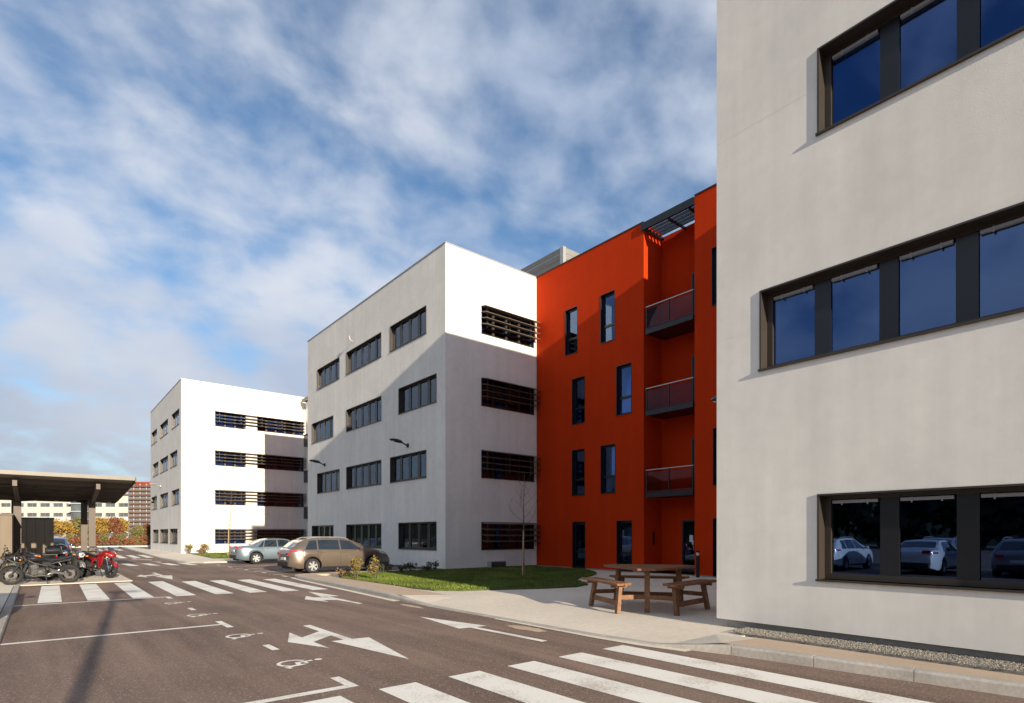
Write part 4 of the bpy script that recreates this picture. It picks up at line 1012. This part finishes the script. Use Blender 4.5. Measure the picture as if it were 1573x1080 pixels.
# ---------------------------------------------------------------- canopy and sheds
def canopy():
    O = (1.66,28.1,.02); root = empty('parking_canopy', O, 'brown steel parking canopy with pale front edge over the motorcycles', 'canopy')
    xa, xb = -8.0, 2.66; ya, yb = 24.5, 31.0; za, zb = 3.62, 3.20
    zr = lambda y: za + (zb-za)*(y-ya)/(yb-ya)
    def slab(m, x0, x1, y0, y1, t0, t1):   # follows the roof slope
        return m.add([(x0,y0,zr(y0)+t0),(x1,y0,zr(y0)+t0),(x1,y1,zr(y1)+t0),(x0,y1,zr(y1)+t0),(x0,y0,zr(y0)+t1),(x1,y0,zr(y0)+t1),(x1,y1,zr(y1)+t1),(x0,y1,zr(y1)+t1)],[(0,3,2,1),(4,5,6,7),(0,1,5,4),(1,2,6,5),(2,3,7,6),(3,0,4,7)])
    rf = slab(MB(),xa,xb,ya,yb,-.05,0).build('roof','decking',root,O)
    for i in range(10):
        x = xa + 1.07*i; slab(MB(),x+.01,x+1.05,ya+.04,yb-.04,.03,.065).build('solar_panel','carglass',rf,O)
    MB().box(xa,xb+.01,ya-.05,ya-.002,za-.06,za+.07).build('fascia','edgemetal',root,O)
    MB().box(xa,xb,yb+.002,yb+.06,zb-.16,zb+.04).build('rear_fascia','carport',root,O)
    q = MB(); slab(q,xb+.002,xb+.04,ya-.05,yb+.06,-.12,.05); q.build('end_trim','carport',root,O)
    for i in range(6):
        y = ya + 1.0 + 1.04*i; MB().box(xa+.05,xb-.05,y-.04,y+.04,zr(y)-.21,zr(y)-.055).build('purlin','carport',root,O)
    for x in (1.62,-.62,-4.2):
        m = MB(); m.box(x-.11,x+.11,28.0,28.2,.02,3.05); m.build('column','carport',root,O)
        m = MB(); m.bar((x,28.1,2.9),(x,25.0,zr(25.0)-.26),.12,.2); m.build('arm','carport',root,O)
        m = MB(); m.bar((x,28.1,2.98),(x,30.7,zr(30.7)-.26),.12,.16); m.build('arm','carport',root,O)
        m = MB(); m.box(x-.24,x-.02,30.5,30.7,.02,3.0); m.build('column','carport',root,O)
        MB().box(x-.27,x+.01,30.46,30.74,.02,.5).build('column_base','concrete',root,O)
    for a, b_ in (((1.6,25.6),(-.6,28.9)),((-.6,25.6),(1.6,28.9)),((1.6,28.9),(-.6,30.6)),((-.6,28.9),(1.6,30.6)),((-.6,25.6),(-4.1,28.9)),((-4.1,25.6),(-.6,28.9))):
        MB().tube([(a[0],a[1],zr(a[1])-.24),(b_[0],b_[1],zr(b_[1])-.24)],.018,6).build('brace','carport',root,O)
    for x in (-.1,.55,1.15,1.95,2.35): MB().cbox((x,30.2,zr(30.2)-.235),(.12,.06,.05),None,.01).build('fixing_clip','alu',root,O)
canopy()
def shed(loc, w, d, h, label):
    r = empty('storage_shed', loc, label, 'shed', 'clad storage sheds')
    MB().box(-w+.02,-.02,.02,d-.02,0,h-.05).build('body','trim',r)
    n = int(w/.32)
    for i in range(n): MB().box(-.32*(i+1)+.006,-.32*i-.006,0,.019,.03,h-.06).build('board','shed',r)
    for i in range(int(d/.32)): MB().box(-.019,0,.32*i+.026,.32*i+.326,.03,h-.06).build('board','shed',r)
    MB().box(-w-.03,.03,-.03,d+.03,h-.05,h).build('roof','carport',r)
    MB().box(-.09,-.0,-.02,-.001,.03,h-.06).build('corner_trim','shed',r)
shed((-.72,26.3,.02), 4.5, 2.2, 2.32, 'sunlit beige clad shed at the left edge beside the motorcycles')
shed((.52,33.8,.02), 4.5, 2.2, 2.38, 'shaded brown shed at the back under the canopy')

# ---------------------------------------------------------------- lamp post behind the viewpoint (throws the long shadow over the road)
lp_ = empty('street_lamp', (-1.08,-5.2,0), 'tall street lamp behind the viewpoint whose shadow crosses the road', 'lamp')
MB().tube([(0,0,0),(0,0,3),(0,0,6.1)],[.11,.09,.065],12).build('post','anthra',lp_,smooth=True)
MB().bar((0,0,6.05),(.55,0,6.15),.05).build('arm','anthra',lp_); MB().bar((0,0,5.45),(-.35,.0,5.5),.05).build('arm','anthra',lp_)
MB().cbox((.15,0,6.15),(.75,.28,.12),None,.03).build('lamp_head','anthra',lp_); MB().cbox((.25,0,5.5),(.75,.26,.11),None,.03).build('lamp_head','anthra',lp_)

# ---------------------------------------------------------------- vegetation
def bare_tree(loc, h, label, seed, lean=0.0):
    rr = random.Random(seed); r = empty('young_tree', loc, label, 'tree', 'young staked trees')
    t = MB(); top = Vector((lean,0,h)); t.tube([(0,0,0),(lean*.3,0,h*.35),(lean*.6,.02,h*.7),top],[.032,.026,.016,.005],7); t.build('trunk','bark',r,smooth=True)
    c_ = MB()
    def grow(p, d, ln, rad, depth):
        pts = [p]; q = p.copy(); dd = d.copy()
        for i in range(4):
            dd = (dd + Vector((rr.gauss(0,.12),rr.gauss(0,.12),.16))).normalized(); q = q + dd*ln/4; pts.append(q.copy())
            if depth < 2 and i > 0 and rr.random() < .8:
                a = rr.uniform(0,6.28); grow(q, (dd*.6 + Vector((math.cos(a),math.sin(a),.3))*.7).normalized(), ln*rr.uniform(.35,.55), rad*.55, depth+1)
        c_.tube(pts, [rad*(1-.8*i/4) for i in range(5)], 4)
    n = 11
    for i in range(n):
        f = .48 + .47*i/n; a = i*2.4+rr.uniform(-.4,.4); base = Vector((lean*f,0,h*f))
        grow(base, Vector((math.cos(a),math.sin(a),.55)).normalized(), h*.30*(1.15-f*.75), .012*(1.3-f), 0)
    c_.build('crown','bark',r,smooth=True)
    s = MB(); s.tube([(-.09,-.06,0),(-.03,-.04,h*.44)],.028,7); s.build('stake','stake',r,smooth=True)
    s = MB(); s.tube([(.10,.05,0),(.05,.03,h*.12)],.025,7); s.build('stake','stake',r,smooth=True)
    MB().lathe([(.055,0),(.055,.05)],(-.01,-.02,h*.42),'Z',10).build('tree_tie','trim',r)
    return r
bare_tree((14.15,16.4,.075), 3.85, 'young bare tree with a stake on the shaded lawn', 3, .05)
bare_tree((10.5,44.5,.12), 5.2, 'thin bare young tree before the farthest white block', 11, .2)
def leaf_mesh(name, n, dims, leaf, seed, hollow=.35, flat=False, clumps=9):
    rg = np.random.default_rng(seed); v = []; f = []
    cl = rg.normal(0,1,(clumps,3)); cl /= np.linalg.norm(cl,axis=1)[:,None]; cl *= rg.uniform(.25,.8,(clumps,1))
    for i in range(n):
        c_ = cl[rg.integers(clumps)] + rg.normal(0,.2,3)
        if np.linalg.norm(c_) > 1.15: continue
        p = np.array([c_[0]*dims[0], c_[1]*dims[1], (c_[2]*.5+.5)*dims[2]])
        if p[2] < .02: p[2] = abs(p[2])+.03
        a = rg.normal(0,1,3); a /= np.linalg.norm(a); b_ = np.cross(a, rg.normal(0,1,3)); b_ /= np.linalg.norm(b_)+1e-9
        s = leaf*rg.uniform(.6,1.4); o = len(v)
        v += [tuple(p-a*s), tuple(p+b_*s*.55), tuple(p+a*s), tuple(p-b_*s*.55)]; f.append((o,o+1,o+2,o+3))
    me = bpy.data.meshes.new(name); me.from_pydata(v, [], f); return me
def shrub(loc, dims, mt, n, leaf, seed, label, group, stems=5, cat='shrub'):
    r = empty('shrub', loc, label, cat, group); rr = random.Random(seed)
    obj('foliage', leaf_mesh('foliage', n, dims, leaf, seed), mt, r)
    s = MB()
    for i in range(stems):
        a = rr.uniform(0,6.28); q = rr.uniform(.2,.8); s.tube([(0.05*math.cos(a),.05*math.sin(a),0),(dims[0]*q*.6*math.cos(a),dims[1]*q*.6*math.sin(a),dims[2]*.5),(dims[0]*q*math.cos(a),dims[1]*q*math.sin(a),dims[2]*rr.uniform(.8,1.0))],[.012,.008,.003],4)
    s.build('stems','bark',r); return r
# by the estate car
shrub((8.55,18.9,.08),(.28,.3,.95),'shrub',420,.035,21,'tall dry yellow-brown shrub in front of the estate car, left one','shrubs by the estate car',8)
shrub((8.95,18.2,.08),(.25,.3,.85),'shrub',360,.035,22,'dry yellow-brown shrub in front of the estate car, right one','shrubs by the estate car',8)
shrub((8.5,19.8,.08),(.35,.35,.35),'mulch',200,.035,23,'low dry shrub beside the kerb of the lawn','shrubs by the estate car',6)
for i in range(9):
    shrub((12.6-.0*i+.35*math.sin(i),20.9-.0*i+ (i%2)*.25 - .35*i*.0,.14) if False else (10.3+.38*i,20.9+.25*(i%3),.08),(.26,.26,.30+.09*(i%3)),'shrubgreen',150,.035,40+i,'low dark plant along the lawn edge by the white wall','low plants along the middle white wall',5,'plant')
for i, (x, y, h, mt, lb) in enumerate([(9.3,52.2,.9,'shrub','dry shrub at the corner of the farthest white block'),(10.3,51.6,1.0,'shrub','dry reddish shrub right of the corner shrub by the farthest block'),(9.9,50.2,.6,'mulch','low dry shrub on the grass by the farthest block'),(12.6,46.0,.9,'shrubgreen','dark thin shrub beside the silver-blue saloon')]):
    shrub((x,y,.12),(.5,.5,h),mt,260,.06,60+i,lb,None,6)
# autumn hedge and small trees beyond the far end of the road
hx = list(np.arange(-4.0, 13.3, 1.0))
for i, x in enumerate(hx):
    mt = ['rust','olive','rust','shrub','rust','olive'][i % 6]; h = [1.35,1.7,1.2,1.5,1.25,1.6][i % 6]
    shrub((x,97.5+.5*(i%2),.0),(.95,.8,h*1.25),mt,800,.12,100+i,'%s autumn shrub in the far hedge, %s from the left' % ({'rust':'rust-red','olive':'olive','shrub':'yellow-brown'}[mt], ['first','second','third','fourth','fifth','sixth','seventh','eighth','ninth','tenth','eleventh','twelfth','thirteenth','fourteenth','fifteenth','sixteenth','seventeenth','eighteenth'][i]),'far autumn hedge',5)
def autumn_tree(loc, h, w, mt, seed, label):
    r = empty('autumn_tree', loc, label, 'tree', 'autumn trees beyond the hedge'); rr = random.Random(seed)
    t = MB(); t.tube([(0,0,0),(.05,0,h*.35),(.0,.05,h*.75)],[.11,.08,.03],7)
    for i in range(6):
        a = i*1.1; t.tube([(0.03,0,h*(.3+.05*i)),(w*.5*math.cos(a),w*.5*math.sin(a),h*(.55+.05*i))],[.04,.012],5)
    t.build('trunk','bark',r,smooth=True)
    o = obj('crown', leaf_mesh('crown', 1900, (w,w,h*.68), .14, seed, clumps=12), mt, r); o.location = (0,0,h*.3)
for i, (x, y, h, w, mt, lb) in enumerate([(-2.6,102,4.1,1.5,'olive','olive autumn tree at the far left under the canopy'),(1.5,103,4.3,1.7,'yellow','yellow autumn tree right of the shaded shed'),(3.0,102,3.9,1.4,'yellow','golden tree between the shed and the dark canopy post'),(4.5,103,4.2,1.3,'olive','olive autumn tree just left of the dark canopy post'),(6.5,102,4.3,1.5,'yellow','bright yellow tree right of the canopy posts'),(7.7,104,4.5,1.5,'yellow','tall golden tree behind the bright yellow one'),(8.6,103,4.3,1.1,'rust','orange tree between the golden tree and the tower'),(9.8,104,4.4,.9,'yellow','narrow yellow tree near the brown tower'),(11.4,102,3.3,1.1,'olive','olive tree below the brown tower'),(12.5,103,3.6,1.1,'rust','rust tree below the tower by the white wall')]):
    autumn_tree((x,y,0), h, w, mt, 200+i, lb)
# dark wood far to the west, mirrored in the ground-floor glass
wd = []; wf = []
for i in range(26):
    me = leaf_mesh('w', 1500, (6,6,12), .8, 300+i, clumps=10); x, y = -62-random.uniform(0,14), -40+7*i
    o = len(wd); wd += [(p.co.x+x, p.co.y+y, p.co.z) for p in me.vertices]; wf += [tuple(k+o for k in p.vertices) for p in me.polygons]; bpy.data.meshes.remove(me)
rd = MB(); prof = lambda t: 22+5*math.sin(t*.9)+3*math.sin(t*2.3)
rd.loft([[Vector((-95,-200+30*t,0)),Vector((-130,-200+30*t,prof(t))),Vector((-260,-200+30*t,prof(t)*1.6)),Vector((-330,-200+30*t,0))] for t in range(24)], True); rd.build('hills','darkleaf')['kind'] = 'structure'
me = bpy.data.meshes.new('wood'); me.from_pydata(wd, [], wf)
tag(obj('wood', me, 'darkleaf'), 'dark belt of trees mirrored in the ground-floor windows', 'trees', kind='stuff')

# ---------------------------------------------------------------- far buildings
def far_office():
    rz = -YAW; d = 190.0
    def at(r, dd): return Vector((r*math.cos(YAW)+dd*math.sin(YAW), -r*math.sin(YAW)+dd*math.cos(YAW), 0))
    O = at(-160, d); root = empty('office_building', O, 'distant white office building seen under the canopy', 'building', None, rz)
    x0, x1, top = -60, 31.2, 14.6; P = lambda u, w, z: (u, w, z)
    holes = []; u = -58
    pitch = 4.35
    for j in range(21):
        a = -58 + pitch*j
        if 15.0 < a+1.6 < 20.2: continue
        for z in (1.2,4.55,7.85,11.1): holes.append((a, a+3.25, z-.1, z+1.12))
    m = MB(); facade(m, P, x0, x1, 0, top, holes, .35)
    xe = x1-9.6; m.add([(x1,0,0),(xe,14,0),(xe,14,top),(x1,0,top)],[(0,1,2,3)]); m.add([(x0,0,top),(x1,0,top),(xe,14,top),(x0,14,top)],[(0,1,2,3)])
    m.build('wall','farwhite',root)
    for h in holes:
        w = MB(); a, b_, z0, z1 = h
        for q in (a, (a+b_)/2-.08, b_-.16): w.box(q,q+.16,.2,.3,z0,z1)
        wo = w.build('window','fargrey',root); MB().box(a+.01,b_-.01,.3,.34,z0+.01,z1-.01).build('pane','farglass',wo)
    s = MB().box(14.3,19.6,-1.5,-.01,0,top-1).build('stair_tower','farglass',root)
    for k in range(5): MB().box(13.6,20.2,-2.0,-.02,2.6*k+1.5,2.6*k+1.75).build('landing','farwhite',s)
    MB().box(-60,-18,-3,-.05,13.2,14.9).build('roof_canopy','fargrey',root)
far_office()
def tower():
    d = 360.0
    def at(r, dd): return Vector((r*math.cos(YAW)+dd*math.sin(YAW), -r*math.sin(YAW)+dd*math.cos(YAW), 0))
    root = empty('apartment_tower', at(-235.5, d), 'distant brown tower block with stacked balconies left of the farthest white block', 'building', None, -YAW)
    MB().box(-6.2,10,0,14,0,34).build('wall','brick',root)
    for k in range(12):
        z = 1.5 + 2.75*k; b_ = MB().box(-8.6,10.4,-1.6,-.01,z,z+.5).build('balcony','brick',root)
        MB().box(-8.6+(k%3)*.5,10.4,-1.58,-1.5,z+.501,z+1.05).build('railing','brick',b_)
        for i in range(5): MB().box(-7.0+4*i,-6.5+4*i,-.6,-.02,z+.51,z+2.74).build('pier','plinth',b_)
        for i in range(4): MB().box(-5.9+4*i,-3.7+4*i,-.25,-.03,z+.6,z+2.3).build('window','towerred' if k == 11 else 'fargrey',b_)
    MB().box(-2.5,10,-.8,-.02,34.01,35.2).build('parapet','towerred',root)
tower()
